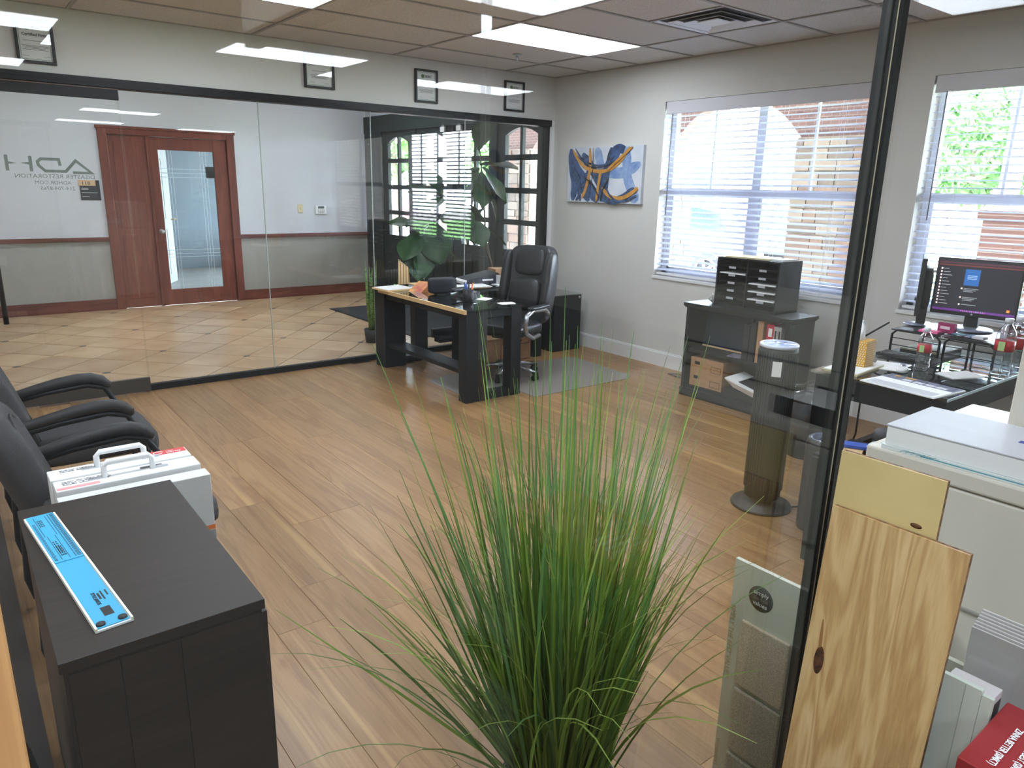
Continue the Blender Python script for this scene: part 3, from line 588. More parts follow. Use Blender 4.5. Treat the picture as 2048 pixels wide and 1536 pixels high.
# ---- cars
def car(x, y, label, paint, rz=0, L=4.6):
    t = thing('car', label, 'car', (x, y, -.155), rz, 'parked cars'); hw = .9
    # side profile in local (y,z), rear at y=0
    body = [(0.03, .42), (.0, .75), (.08, .98), (.55, 1.02), (1.2, 1.03), (3.3, 1.0), (4.2, .86), (4.55, .70), (4.6, .42), (4.3, .26), (.3, .26)]
    m = MB().prism(body, 0, -hw, hw); m.build('body', paint, t, bev=.05)
    cabin = [(.18, 1.0), (.55, 1.42), (1.2, 1.52), (2.3, 1.50), (3.35, .99)]
    MB().prism(cabin, 0, -hw+.10, hw-.10).build('cabin', paint, t, bev=.05)
    GL = mat('car_glass', (62, 74, 86), .1)
    MB().prism([(.52, 1.06), (.74, 1.38), (1.25, 1.455), (1.62, 1.455), (1.62, 1.06)], 0, -hw+.085, hw-.085).build('side_window', GL, t); MB().prism([(1.70, 1.06), (1.70, 1.455), (2.25, 1.44), (3.0, 1.06)], 0, -hw+.085, hw-.085).build('side_window', GL, t)
    MB().prism([(.24, 1.06), (.17, 1.08), (.48, 1.40), (.56, 1.40)], 0, -hw+.2, hw-.2).build('rear_window', GL, t)
    for s in (-1, 1):
        MB().box(min(s*.6, s*.88), max(s*.6, s*.88), -.02, .08, .74, .92).build('tail_light', mat('tail_red', (190, 40, 46), .3), t)
        for yy in (.85, 3.65):
            wt = MB(); wt.tube([(s*.70, yy, .33), (s*.92, yy, .33)], .33, 28); w_ = wt.build('tyre', mat('tyre', (40, 41, 44), .8), t)
            rm = MB(); rm.tube([(s*.90, yy, .33), (s*.925, yy, .33)], .07, 14)
            for q in range(5):
                a = q*2*math.pi/5; rm.tube([(s*.925, yy, .33), (s*.925, yy+.22*math.cos(a), .33+.22*math.sin(a))], [.035, .028], 6)
            rm.tube([(s*.925, yy+.225*math.cos(i*math.pi/12), .33+.225*math.sin(i*math.pi/12)) for i in range(24)], .022, 6, closed=True); rm.build('rim', mat('alloy', (196, 200, 208), .35, .6), w_)
CARW = mat('car_white', (232, 238, 240), .25, coat=.5); CARG = mat('car_grey', (120, 134, 160), .3, coat=.5); CARR = mat('car_red', (200, 40, 50), .3, coat=.4)
car(12.0, 7.62, 'white car parked outside the window behind the sorter', CARW); car(17.0, 12.2, 'grey car parked behind the white car', CARG)
car(18.6, 8.5, 'white car parked behind the tall window on the right', CARW, R(90)); car(17, 26, 'red car parked far outside the entry doors', CARR)

# ================================================================== OFFICE FURNITURE
def wb(mb, name, m, parent, **k):
    """part modelled in world coordinates under a thing placed elsewhere"""
    o = mb.build(name, m, parent, **k); o.matrix_parent_inverse = Matrix.Translation(parent.location).inverted() if parent.parent is None else Matrix(); return o
def rotbox(sx, sy, sz, c, rz, ch=0, rx=0, ry=0):
    M = Matrix.Translation(c) @ Matrix.Rotation(rz, 4, 'Z') @ Matrix.Rotation(ry, 4, 'Y') @ Matrix.Rotation(rx, 4, 'X'); return MB().box(-sx/2, sx/2, -sy/2, sy/2, 0, sz, M=M, c=ch)
# ---- corner desk near the far glass
t = thing('desk', 'black wooden desk with a glass top and slab legs by the far glass', 'desk', (2.97, 4.35, 0))
for b in ((2.97, 3.16, 4.36, 4.46), (3.39, 3.49, 4.36, 4.46), (3.0, 3.21, 5.68, 5.86), (3.36, 3.49, 5.76, 5.86)): wb(MB().box(*b, 0, .70), 'leg', BLACKW, t, bev=.004)
wb(MB().box(3.16, 3.39, 4.37, 4.45, 0, .06), 'foot_bar', BLACKW, t); wb(MB().box(3.16, 3.39, 4.37, 4.45, .64, .70), 'top_bar', BLACKW, t)
wb(MB().box(3.21, 3.36, 5.77, 5.85, 0, .06), 'foot_bar', BLACKW, t)
wb(MB().box(3.02, 3.06, 4.46, 5.70, .62, .70), 'apron', BLACKW, t); wb(MB().box(3.42, 3.46, 4.46, 5.78, .62, .70), 'apron', BLACKW, t)
wb(MB().box(3.03, 3.19, 4.46, 5.70, .19, .225), 'shelf_board', BLACKW, t, bev=.003)
wb(MB().box(2.955, 3.52, 4.34, 5.90, .703, .715), 'glass_top', DESKGLASS, t); wb(MB().box(2.975, 3.50, 4.47, 5.88, .690, .7025), 'under_panel', mat('desk_panel', (24, 27, 28), .25), t)
t = thing('desk_return', 'black desk return with glass top running to the window wall', 'desk', (3.6, 5.3, 0))
wb(MB().box(3.53, 4.52, 5.28, 5.90, .703, .715), 'glass_top', DESKGLASS, t); wb(MB().box(3.55, 4.50, 5.30, 5.88, .685, .7025), 'under_panel', MATS['desk_panel'], t); wb(MB().box(3.53, 4.52, 5.275, 5.285, .682, .703), 'edge_strip', mat('steel_edge', (128, 132, 134), .35, .6), t)
wb(MB().box(4.40, 4.50, 5.30, 5.50, 0, .685), 'leg', BLACKW, t, bev=.003); wb(MB().box(4.40, 4.50, 5.70, 5.86, 0, .685), 'leg', BLACKW, t, bev=.003); wb(MB().box(3.56, 3.64, 5.32, 5.46, 0, .685), 'leg', BLACKW, t, bev=.003)
wb(MB().box(3.56, 4.44, 5.66, 5.76, .17, .205), 'shelf_board', BLACKW, t); wb(MB().box(3.56, 4.44, 5.78, 5.82, .20, .28), 'stretcher', BLACKW, t)
t = thing('low_cabinet', 'low black cabinet in the corner behind the leather chair', 'cabinet', (4.86, 5.52, 0))
wb(MB().box(4.70, 5.06, 5.36, 5.86, 0, .56), 'body', BLACKW, t, bev=.003); wb(MB().box(4.692, 4.70, 5.38, 5.84, .03, .53), 'door', BLACKW, t, bev=.002)
wb(MB().box(4.69, 5.07, 5.35, 5.87, .562, .57), 'glass_top', DESKGLASS, t); wb(MB().cyl((5.03, 5.352, .535), (5.03, 5.358, .535), .012), 'lock', CHROME, t)
ZD = .7155
# items on the desk
t = thing('wood_strip', 'thin pale wooden strip along the desk edge', 'strip', (2.945, 5.05, .688)); MB().box(-.010, .008, -.72, .62, 0, .030).build('lath', mat('pale_wood', (206, 172, 122), .6), t)
t = thing('manila_folder', 'tan manila folders lying on the far left desk corner', 'folder', (3.08, 5.595, ZD), R(4)); MB().box(-.17, .12, -.12, .13, 0, .012).build('cover', MANILA, t); MB().box(-.16, .10, -.11, .12, .0122, .016).build('sheets', PAPER, t)
t = thing('paper_stack', 'short stack of papers in a tan folder behind the red brochure', 'papers', (3.385, 5.62, ZD), R(-4)); MB().box(-.12, .13, -.10, .10, 0, .022).build('sheets', PAPER, t); MB().box(-.13, .14, -.105, .105, .0222, .026).build('cover', MANILA, t)
t = thing('brochure', 'folded red and orange brochure standing on the desk', 'brochure', (3.22, 5.40, ZD), R(20))
MB().prism([(-.10, 0), (.10, 0), (.04, .075)], 1, -.07, .07).build('cover', mat('brochure_red', (176, 72, 66), .5, c2=(222, 160, 80), scale=9), t)
t = thing('display_roll', 'black rounded display turned away on the desk', 'display', (3.27, 5.16, ZD), R(-12)); MB().sup((0, 0, .072), (.125, .035, .066), .35, .5).build('body', mat('navy_black', (28, 33, 40), .5), t); MB().box(-.06, .06, -.045, .045, 0, .008).build('foot', BLACKP, t)
t = thing('pen_cup', 'black mesh pen cup full of markers on the desk', 'pen cup', (3.22, 4.70, ZD)); MB().lathe([(.040, 0), (.042, .002), (.042, .098), (.038, .098), (.037, .006)], 20).build('cup', BLACKP, t)
for i, (c, dx, dy, h) in enumerate([((236, 110, 60), .015, -.02, .135), ((222, 226, 60), .03, .0, .13), ((40, 70, 130), -.02, .01, .14), ((36, 36, 40), -.012, -.018, .145), ((60, 90, 160), 0, .022, .138), ((30, 30, 34), .008, .006, .14)]):
    p = MB().cyl((dx*.7, dy*.7, .008), (dx*1.35, dy*1.35, h), .0065, n=10).build('pen', mat('pen_%d' % i, c, .4), t)
    MB().cyl((dx*1.35, dy*1.35, h), (dx*1.42, dy*1.42, h+.014), .0055, .003, n=10).build('cap', mat('pen_%d' % i, c, .4), p)
t = thing('desk_phone', 'black desk phone with silver keys on the glass top', 'phone', (3.33, 4.90, ZD), R(15)); MB().prism([(-.09, 0), (.09, 0), (.09, .05), (-.09, .018)], 1, -.08, .08).build('body', BLACKP, t); MB().sup((-.0, .06, .06), (.095, .024, .016), .6, .5).build('handset', BLACKP, t); MB().box(.0, .06, -.07, .02, .044, .048).build('screen', CHROME, t)
for n, (x, y, a, l) in enumerate([(3.40, 4.74, 25, 'pale sticky notes on the glass desk beside the pen cup'), (3.42, 4.47, -12, 'white sheet on the near right desk corner'), (3.30, 5.62, 14, 'white sheet at the far end of the desk')]):
    t = thing('paper_sheet', l, 'paper', (x, y, ZD), R(a)); MB().box(-.06, .06, -.045, .045, 0, .0015).box(-.03, .07, -.03, .05, .0016, .0028).build('sheets', PAPER, t)
t = thing('ring_binder', 'large dark ring binder lying on the desk return', 'binder', (3.95, 5.60, ZD), R(-10)); BND = mat('binder_navy', (34, 38, 48), .5)
MB().prism([(-.17, 0), (.15, 0), (.15, .105), (-.17, .045)], 1, -.13, .13).build('cover', BND, t, bev=.004); MB().box(-.02, .09, -.1315, -.13, .035, .05).build('spine_label', WINK, t); MB().prism([(-.20, .006), (-.171, .006), (-.171, .042), (-.20, .03)], 1, -.12, .12).build('sheets', PAPER, t)
t = thing('manila_folder', 'tan manila folder with papers in front of the ring binder', 'folder', (3.70, 5.375, ZD), R(-8)); MB().box(-.15, .16, -.10, .10, 0, .010).build('cover', MANILA, t); MB().box(-.14, .17, -.11, .09, .0102, .016).build('sheets', PAPER, t)
t = thing('bookend', 'white bookend standing at the end of the folders', 'bookend', (4.05, 5.40, ZD)); MB().box(-.004, .004, -.05, .05, .004, .085).box(-.06, .004, -.05, .05, 0, .004).build('plate', PLASW, t)
t = thing('cardboard_carton', 'small cardboard carton printed SMOOTH MOVE on the desk return', 'carton', (4.32, 5.66, ZD), R(-14)); MB().box(-.15, .15, -.10, .10, 0, .115).build('box', KRAFT, t, bev=.002); MB().box(-.15, .15, -.02, .02, .1152, .116).build('tape', mat('tape', (196, 170, 130), .3), t)
text('SMOOTH MOVE', .034, INK, t, (-.125, -.1005, .035), (1, 0, 0), (0, 0, 1), bold=.0006)
t = thing('wire_file_rack', 'black wire file rack holding tan folders at the far desk corner', 'file rack', (3.30, 5.90, 0.0), 0)
t.location = (3.22, 5.80, ZD)
m = MB()
for i in range(10):
    x = -.12+i*.027; h = .24-.10*abs(i-3)/7; m.tube([(x, -.05, .004), (x, -.05, h-.02), (x, -.035, h), (x, .03, h), (x, .045, h-.02), (x, .045, .004)], .0022, 5)
m.tube([(-.125, -.05, .004), (.125, -.05, .004), (.125, .045, .004), (-.125, .045, .004)], .003, 6, closed=True); m.build('wire_frame', BLACKM, t)
MB().prism([(-.02, .008), (.10, .008), (.085, .16), (-.01, .235)], 1, -.012, -.006).build('folder', MANILA, t); MB().prism([(.0, .008), (.11, .008), (.10, .15), (.0, .215)], 1, .004, .010).build('folder', mat('folder_orange', (222, 164, 96), .7), t)
# boxes on the floor by the desk
for n, (x, y, a, l, tx) in enumerate([(4.19, 5.43, -3, 'cardboard box printed SHEETS on the floor under the desk return', 'SHEETS'), (3.83, 5.43, 0, 'plain open cardboard box on the floor beside the printed one', '')]):
    t = thing('cardboard_box', l, 'box', (x, y, .0045), R(a), 'cardboard boxes on the floor'); m = MB(); m.box(-.17, .17, -.13, -.126, 0, .27).box(-.17, .17, .126, .13, 0, .27).box(-.17, -.166, -.126, .126, 0, .27).box(.166, .17, -.126, .126, 0, .27).box(-.17, .17, -.13, .13, 0, .004).build('box', KRAFT, t)
    for sg in (-1, 1): MB().box(-.165, .165, -.004, 0, 0, .07, M=Matrix.Translation((0, -.127*sg, .27)) @ Matrix.Rotation(R(180 if sg < 0 else 0), 4, 'Z') @ Matrix.Rotation(R(118), 4, 'X')).build('flap', KRAFT, t)
    if tx: text(tx, .062, INK, t, (-.135, -.1306, .17), (1, 0, 0), (0, 0, 1), bold=.0012); MB().ribbon([(-.15, .15), (.15, .15), (.15, .24), (-.15, .24), (-.15, .15)], .006, .0004, frame_M((0, -.1306, 0), (1, 0, 0), (0, 0, 1))).build('print_frame', INK, t)
t = thing('chair_mat', 'grey translucent chair mat under the leather chair', 'chair mat', (3.95, 4.66, .0005), R(1)); MB().prism([(-.88, -.10), (-.43, -.12), (-.43, -.44), (.62, -.46), (.72, -.4), (.80, .36), (.74, .44), (-.6, .52), (-.86, .44)], 2, 0, .0035).build('sheet', mat('mat_grey', (134, 126, 118), .45), t)
# ---- leather executive chair
t = thing('office_chair', 'black leather executive office chair with silver loop arms', 'chair', (3.76, 4.86, .0045), R(197)); t.scale = (.93, .93, .895)
def bend(p, k=.35):
    return Vector((p.x, p.y, p.z))
def back_fn(p):
    h = (p.z+.36)/.72; return Vector((p.x-.16*h-.03*math.sin(h*math.pi)+.05*(abs(p.y)/.26)**2*(1 if p.x > 0 else .4), p.y*(1.0-.10*h*h), p.z))
MB().sup((.02, 0, .48), (.26, .255, .065), .45, .4).build('seat', LEATHER, t)
bk = MB().sup((-.25, 0, .86), (.075, .265, .37), .35, .38, 18, 28, back_fn).build('backrest', LEATHER, t)
MB().sup((-.315, 0, 1.08), (.045, .17, .13), .5, .45, 14, 24, lambda p: Vector((p.x-.20*(p.z+.1), p.y, p.z))).build('headrest_pad', LEATHER, bk)
MB().sup((-.215, 0, .78), (.05, .17, .15), .55, .5, 14, 24, lambda p: Vector((p.x-.16*(p.z+.15), p.y, p.z))).build('lumbar_pad', LEATHER, bk)
for s in (-1, 1):
    MB().sup((-.245, s*.235, .92), (.06, .045, .26), .5, .6, 12, 16, lambda p: Vector((p.x-.21*(p.z+.1), p.y, p.z))).build('side_bolster', LEATHER, bk)
    ar = MB().tube([(-.20, s*.285, .62), (-.12, s*.30, .67), (.08, s*.305, .68), (.17, s*.305, .64), (.19, s*.30, .55), (.15, s*.29, .47), (.02, s*.27, .41), (-.10, s*.26, .42)], .021, 12).build('arm_loop', CHROME, t)
    MB().sup((-.02, s*.303, .70), (.15, .036, .018), .5, .4).build('arm_pad', LEATHER, ar)
MB().box(-.14, .14, -.1, .1, .385, .425).build('tilt_plate', BLACKP, t, bev=.006); MB().cyl((0, 0, .13), (0, 0, .39), .026).build('gas_lift', BLACKP, t); MB().lathe([(.05, .085), (.055, .10), (.05, .14), (.03, .15)], 20).build('hub', CHROME, t)
for i in range(5):
    a = i*2*math.pi/5+.3; cx, cy = math.cos(a), math.sin(a)
    lg = MB().tube([(cx*.04, cy*.04, .115), (cx*.17, cy*.17, .105), (cx*.30, cy*.30, .078)], [.024, .02, .015], 8).build('base_leg', CHROME, t)
    MB().sup((cx*.30, cy*.30, .072), (.03, .03, .016), .6, 1).build('end_cap', BLACKP, lg)
    q = (-cy, cx); MB().tube([(cx*.30-q[0]*.022, cy*.30-q[1]*.022, .030), (cx*.30+q[0]*.022, cy*.30+q[1]*.022, .030)], .029, 16).build('caster', BLACKP, t)
# ---- guest chairs along the left
def guest_chair(y, x, label):
    t = thing('guest_chair', label, 'chair', (x, y, 0), 0, 'padded guest chairs')
    MB().sup((.025, 0, .445), (.275, .245, .068), .5, .4, 14, 28, lambda p: Vector((p.x, p.y, p.z-.035*max(0, (p.x-.14)/.13)**2-.0*p.y))).build('seat', FABRIC, t)
    def bf(p): h = (p.z+.225)/.45; return Vector((p.x-.15*h+.06*(p.y/.25)**2*.6, p.y*(1-.16*h*h), p.z))
    b = MB().sup((-.215, 0, .655), (.062, .245, .225), .55, .5, 18, 30, bf).build('backrest', FABRIC, t)
    MB().tube([(-.152-.13*h, s*.17, .46+.36*h) for s, h in ((-1, 0), (-1, .5), (-.9, .85), (-.5, 1.0), (0, 1.03), (.5, 1.0), (.9, .85), (1, .5), (1, 0))], .004, 6).build('piping', FABRIC, b)
    for s in (-1, 1):
        MB().tube([(-.25, s*.265, .596), (-.24, s*.265, .60), (-.12, s*.27, .625), (-.04, s*.271, .640), (.04, s*.272, .648), (.10, s*.272, .646), (.145, s*.272, .630), (.170, s*.272, .604), (.178, s*.272, .590)], [.008, .020, .023, .025, .026, .026, .024, .019, .007], 14).build('armrest', mat('arm_pad_black', (40, 39, 39), .6), t)
        MB().tube([(-.26, s*.268, .57), (-.1, s*.272, .598), (.08, s*.272, .612), (.155, s*.272, .59), (.20, s*.272, .50), (.275, s*.272, .12), (.268, s*.272, .045), (.22, s*.272, .014), (-.2, s*.272, .014), (-.29, s*.272, .04), (-.305, s*.268, .12), (-.285, s*.265, .42), (-.26, s*.268, .57)], .0135, 10, closed=False).build('side_frame', BLACKM, t)
    MB().tube([(.215, -.272, .43), (.215, .272, .43)], .011, 10).build('cross_bar', BLACKM, t); MB().tube([(-.285, -.268, .43), (-.285, .268, .43)], .011, 10).build('cross_bar', BLACKM, t)
guest_chair(3.70, .385, 'black padded guest chair nearest the far glass wall'); guest_chair(2.785, .385, 'black padded guest chair beside the white sample cases')
# ---- espresso cabinet with the blue chart
CB = (.057, .43, 1.374, 2.155); t = thing('cabinet', 'dark brown wooden cabinet at the lower left', 'cabinet', (.24, 1.76, 0))
wb(MB().box(CB[0]+.006, CB[1]-.006, CB[2]+.006, CB[3]-.004, .0, .727), 'body', ESP, t, bev=.001); wb(MB().box(CB[0], CB[1], CB[2], CB[3], .7275, .75), 'top_panel', ESP, t, bev=.0015)
xs = [CB[0]+.012, .155, .262, CB[1]-.012]
wb(MB().box(CB[1]-.006, CB[1]+.006, CB[2]+.01, 1.762, .04, .715), 'door', ESP, t, bev=.001); wb(MB().box(CB[1]-.006, CB[1]+.006, 1.767, CB[3]-.01, .04, .715), 'door', ESP, t, bev=.001)
for a, b in zip(xs[:-1], xs[1:]): wb(MB().box(a+.0012, b-.0012, CB[2]+.003, CB[2]+.006, .012, .72), 'side_plank', ESP, t)
t = thing('price_chart', 'long blue printed slide chart in a white holder on the cabinet', 'chart', (.13, 1.755, .7505), R(-3.4)); BLU = mat('chart_blue', (64, 164, 204), .45)
ang = math.atan2(.1, .62)
t.rotation_euler = (0, 0, ang*.62)
MB().box(-.034, .034, -.315, .315, 0, .004).build('holder', PLASW, t); MB().box(-.034, -.030, -.315, .315, .004, .009).build('holder_lip', mat('ivory_lip', (232, 228, 206), .5), t); MB().box(.030, .034, -.315, .315, .004, .009).build('holder_lip', MATS['ivory_lip'], t)
MB().box(-.0285, .0285, -.31, .318, .0042, .006).build('slide', BLU, t); MB().box(-.029, .029, .02, .32, .0062, .0078).build('slide', BLU, t)
pm = MB(); rr = random.Random(3)
for row, (x, n, y0, y1, wd, hh) in enumerate([(-.023, 34, .03, .27, .006, .0022), (.023, 46, .03, .315, .008, .0026), (.0155, 46, .03, .315, .0025, .003)]):
    for i in range(n):
        y = y0+(y1-y0)*i/n; pm.box(x-wd/2, x+wd/2, y, y+hh, .0079, .0082)
for i in range(48):
    y = .03+i*.0058; s_ = -.012 if y < .17 else -.016; pm.box(s_-.0006, s_+.0006, y, y+.004, .0079, .0082); s_ = .004 if y < .17 else .009; pm.box(s_-.0006, s_+.0006, y, y+.004, .0079, .0082)
for (x0, n, y0) in ((-.009, 5, .05), (-.005, 5, .05), (-.001, 5, .05), (-.009, 6, .07), (-.004, 6, .07), (-.013, 4, .24), (-.009, 4, .24), (-.005, 4, .24)):
    for i in range(n): pm.box(x0, x0+.0025, y0+i*.012, y0+i*.012+.007, .0079, .0082)
pm.build('print', INK, t)
text('STYLE #10535', .0095, INK, t, (-.005, -.165, .006), (0, -1, 0), (1, 0, 0), bold=.0003); MB().box(.004, .008, -.20, -.172, .0061, .0064).build('print', INK, t); MB().box(.011, .014, -.205, -.165, .0061, .0064).build('print', INK, t); MB().box(.020, .023, -.19, -.165, .0061, .0064).build('print', INK, t)
MB().box(-.006, .012, -.272, -.235, .0061, .0064).build('logo', INK, t)
for x in (-.02, .019): MB().lathe([(.0085, .0061), (.0085, .009), (.007, .0098)], 16, o=(x, -.298, 0)).build('rubber_dot', INK, t)
# ---- white carrying cases between cabinet and chair
def case(name, label, y0, y1, x0, x1, h):
    t = thing(name, label, 'sample case', ((x0+x1)/2, (y0+y1)/2, 0), group='white sample cases'); hx, hy = (x1-x0)/2, (y1-y0)/2
    MB().box(-hx, hx, -hy, hy, .0, h).build('shell', PLASW, t, bev=.003)
    MB().tube([(-.065, 0, h), (-.065, 0, h+.035), (-.055, 0, h+.046), (.055, 0, h+.046), (.065, 0, h+.035), (.065, 0, h)], .0085, 8).build('handle', PLASW, t)
    for s in (-1, 1): MB().box(s*.085-.022, s*.085+.022, -.006, .006, h, h+.004).build('latch', CHROME, t)
    return t, hx, hy
def caplines(t, x, y, n, z):
    rq = random.Random(n)
    for i in range(n):
        m = MB(); u = x
        for k in range(15):
            w_ = rq.uniform(.004, .008); m.box(u, u+w_, y-.012*i-.0035, y-.012*i+.0035*rq.random(), z, z+.0003); u += w_+(.0012 if k not in (4, 10) else .006)
        m.build('print_line', mat('print_grey', (96, 94, 92), .7), t)
c1, hx, hy = case('sample_case', 'white sample case with a red corner label, nearest the guest chair', 2.335, 2.42, .15, .535, .75)
MB().box(hx-.105, hx-.004, .002, hy-.002, .7502, .7508).build('red_label', REDP, c1, label='red corner label'); text('color', .011, WINK, c1, (hx-.062, .022, .7508), (1, 0, 0), (0, 1, 0)); text('clarity', .018, WINK, c1, (hx-.062, .008, .7508), (1, 0, 0), (0, 1, 0)); MB().tube([(hx-.084+.014*math.cos(i*.5), .02+.011*math.sin(i*.5), .7512) for i in range(12)], .0012, 4).build('emblem', WINK, c1)
text('PET', .017, ORANGE, c1, (hx-.165, .018, .7506), (1, 0, 0), (0, 1, 0), bold=.0005); text('PROTECT', .009, INK, c1, (hx-.168, .008, .7506), (1, 0, 0), (0, 1, 0))
caplines(c1, -hx+.03, .022, 2, .7502)
c2, hx, hy = case('sample_case', 'white sample case with printed lines, between the other case and the grey one', 2.25, 2.333, .155, .54, .745)
caplines(c2, -hx+.02, .022, 3, .7452)
MB().box(-hx+.003, -hx+.11, -hy+.003, -hy+.020, .7452, .7458).build('pink_strip', mat('pink_print', (226, 150, 150), .6), c2); MB().box(hx-.16, hx-.10, .010, .018, .7452, .749).build('latch', GREYP, c2)
c3 = thing('sample_board', 'light grey sample board with an orange stripe behind the cabinet', 'sample board', (.35, 2.20, 0)); MB().box(-.198, .196, -.03, .03, 0, .735).build('panel', mat('case_grey', (204, 206, 204), .55), c3, bev=.002); MB().box(-.05, .1965, -.0305, .0305, .555, .57).build('stripe', ORANGE, c3); MB().box(-.05, .1963, -.0303, .0303, .40, .553).build('grey_band', mat('case_band', (150, 152, 150), .6), c3)
# ---- orange wooden door edge and black bag at the far left
t = thing('wooden_door', 'orange stained wooden door leaf at the lower left edge', 'door', (-.4, .50, 0)); ODW = plank_mat('orange_wood', (196, 146, 92), (172, 120, 70), (212, 166, 112), .45, axis=2, coords='Object'); MB().box(-.45, .397, -.02, .02, .0, 2.0).build('leaf', ODW, t, bev=.004); MB().box(-.35, .30, -.024, -.02, .2, .9).build('panel', ODW, t, bev=.003); MB().box(-.35, .30, -.024, -.02, 1.05, 1.85).build('panel', ODW, t, bev=.003)
t = thing('black_bag', 'soft black bag slumped by the left edge', 'bag', (-.10, 1.52, 0)); MB().sup((0, 0, .31), (.10, .26, .31), .7, .7, 16, 24, lambda p: p+Vector((.012*math.sin(p.z*22+p.y*9), .02*math.sin(p.z*17), 0))).build('body', mat('bag_black', (10, 10, 11), .7), t); MB().tube([(0, -.1, .58), (0, -.08, .70), (0, .08, .70), (0, .1, .58)], .012, 8).build('strap', MATS['bag_black'], t)

# ---- bookcase and sorter
t = thing('bookcase', 'low black two-shelf bookcase under the window', 'bookcase', (4.72, 3.2, 0)); BX = (4.58, 4.90, 2.74, 3.64)
wb(MB().box(4.58, 4.90, 2.74, 2.77, .0, .715), 'side_panel', BLACKW, t); wb(MB().box(4.58, 4.90, 3.61, 3.64, .0, .715), 'side_panel', BLACKW, t); wb(MB().box(4.89, 4.90, 2.77, 3.61, .06, .715), 'back_panel', BLACKW, t)
wb(MB().box(4.60, 4.89, 2.77, 3.61, .36, .385), 'shelf', BLACKW, t); wb(MB().box(4.60, 4.89, 2.77, 3.61, .065, .09), 'shelf', BLACKW, t); wb(MB().box(4.572, 4.90, 2.735, 3.645, .0, .065), 'plinth', BLACKW, t, bev=.003)
wb(MB().box(4.56, 4.91, 2.72, 3.66, .722, .75).box(4.568, 4.905, 2.728, 3.652, .712, .722), 'top_panel', BLACKW, t, bev=.003)
ZS = .7505
t = thing('paper_sorter', 'black twelve-slot paper sorter on the bookcase', 'sorter', (4.77, 3.165, ZS)); y0, y1, hh = -.265, .265, .36
m = MB(); m.box(-.14, .14, y0, y0+.012, 0, hh).box(-.14, .14, y1-.012, y1, 0, hh).box(-.14, .14, y0, y1, hh, hh+.012).box(-.14, .14, y0, y1, 0, .02).box(.13, .14, y0, y1, 0, hh).box(-.138, .13, -.006, .006, .02, hh); m.build('carcass', BLACKW, t)
for cI, (a, b) in enumerate(((y0+.012, -.006), (.006, y1-.012))):
    for i in range(6):
        z = .02+i*.0567; 
        if i: MB().box(-.135, .13, a, b, z, z+.004).build('shelf', BLACKW, t)
        MB().box(-.1375, -.1355, (a+b)/2-.03, (a+b)/2+.03, z-.012 if i else .004, z+.004 if i else .018).build('label_holder', mat('label_grey', (176, 178, 182), .5), t)
        if (cI, i) in ((0, 1), (0, 2), (0, 3), (1, 4)): MB().box(-.133, .10, a+.012, b-.012, z+.0045, z+.012).build('sheets', PAPER, t)
t = thing('document_stack', 'yellowed envelope and papers on top of the paper sorter', 'papers', (4.75, 3.20, ZS+.3725), R(8)); MB().box(-.11, .10, -.17, .17, 0, .010).build('envelope', mat('cream_card', (206, 196, 158), .7), t); 
t = thing('document_stack', 'small white booklet on the right of the paper sorter', 'papers', (4.77, 2.96, ZS+.3725), R(-6)); MB().box(-.08, .08, -.05, .045, 0, .012).build('sheets', PAPER, t)
t = thing('mug', 'pale round mug beside the paper sorter', 'mug', (4.72, 3.47, ZS)); MB().lathe([(.030, 0), (.040, .01), (.042, .06), (.036, .085), (.032, .08), (.034, .02)], 20).build('body', mat('mug_clay', (178, 172, 164), .6), t); MB().tube([(-.035, .02, .02), (-.06, .03, .035), (-.035, .02, .065)], .006, 8).build('handle', MATS['mug_clay'], t)
# shelf contents
sh1, sh2 = .3855, .0905
t = thing('leaning_picture', 'dark blue framed panel leaning on the upper bookcase shelf', 'panel', (4.77, 3.385, sh1)); MB().box(-.012, .012, -.21, .21, .017, .285, M=Matrix.Rotation(R(8), 4, 'Y')).build('board', mat('panel_blue', (34, 44, 62), .25), t); MB().box(-.016, .012, -.21, .21, .004, .016, M=Matrix.Rotation(R(8), 4, 'Y')).build('lower_edge', MANILA, t)
for n, (y, w_, h_, c, l) in enumerate([(3.10, .05, .27, (28, 30, 34), 'black upright book left of the tan binder'), (3.045, .045, .28, (34, 34, 38), 'black upright book next to the tan binder'), (2.985, .045, .31, (176, 136, 100), 'tan binder standing on the upper shelf'), (2.905, .058, .30, (196, 44, 58), 'red binder standing on the upper shelf'), (2.862, .028, .29, (190, 188, 184), 'grey binder standing next to the red one'), (2.832, .028, .29, (172, 170, 168), 'grey binder at the right end of the shelf')]):
    t = thing('binder', l, 'binder', (4.75, y, sh1), group='binders on the upper shelf'); mm = mat('spine_%d' % n, c, .55); MB().box(-.14, .12, -w_/2, -w_/2+.003, 0, h_).box(-.14, .12, w_/2-.003, w_/2, 0, h_).box(-.142, -.138, -w_/2, w_/2, 0, h_).build('cover', mm, t); MB().box(-.13, .11, -w_/2+.004, w_/2-.004, .01, h_-.012).build('pages', PAPER, t)
    if n >= 3: MB().box(-.1432, -.142, -w_/4, w_/4, h_-.09, h_-.03).build('spine_label', WINK if n == 3 else INK, t)
t = thing('magazine', 'dark magazine lying at the front of the upper shelf', 'magazine', (4.68, 3.16, sh1), R(12)); MB().box(-.06, .07, -.11, .10, 0, .006).build('cover', mat('mag_cover', (60, 58, 84), .35, c2=(170, 160, 176), scale=24), t)
t = thing('adapter_box', 'small white box on the upper shelf', 'box', (4.70, 3.08, sh1+.0062)); MB().box(-.025, .025, -.045, .045, 0, .035).build('box', PLASW, t, bev=.003)
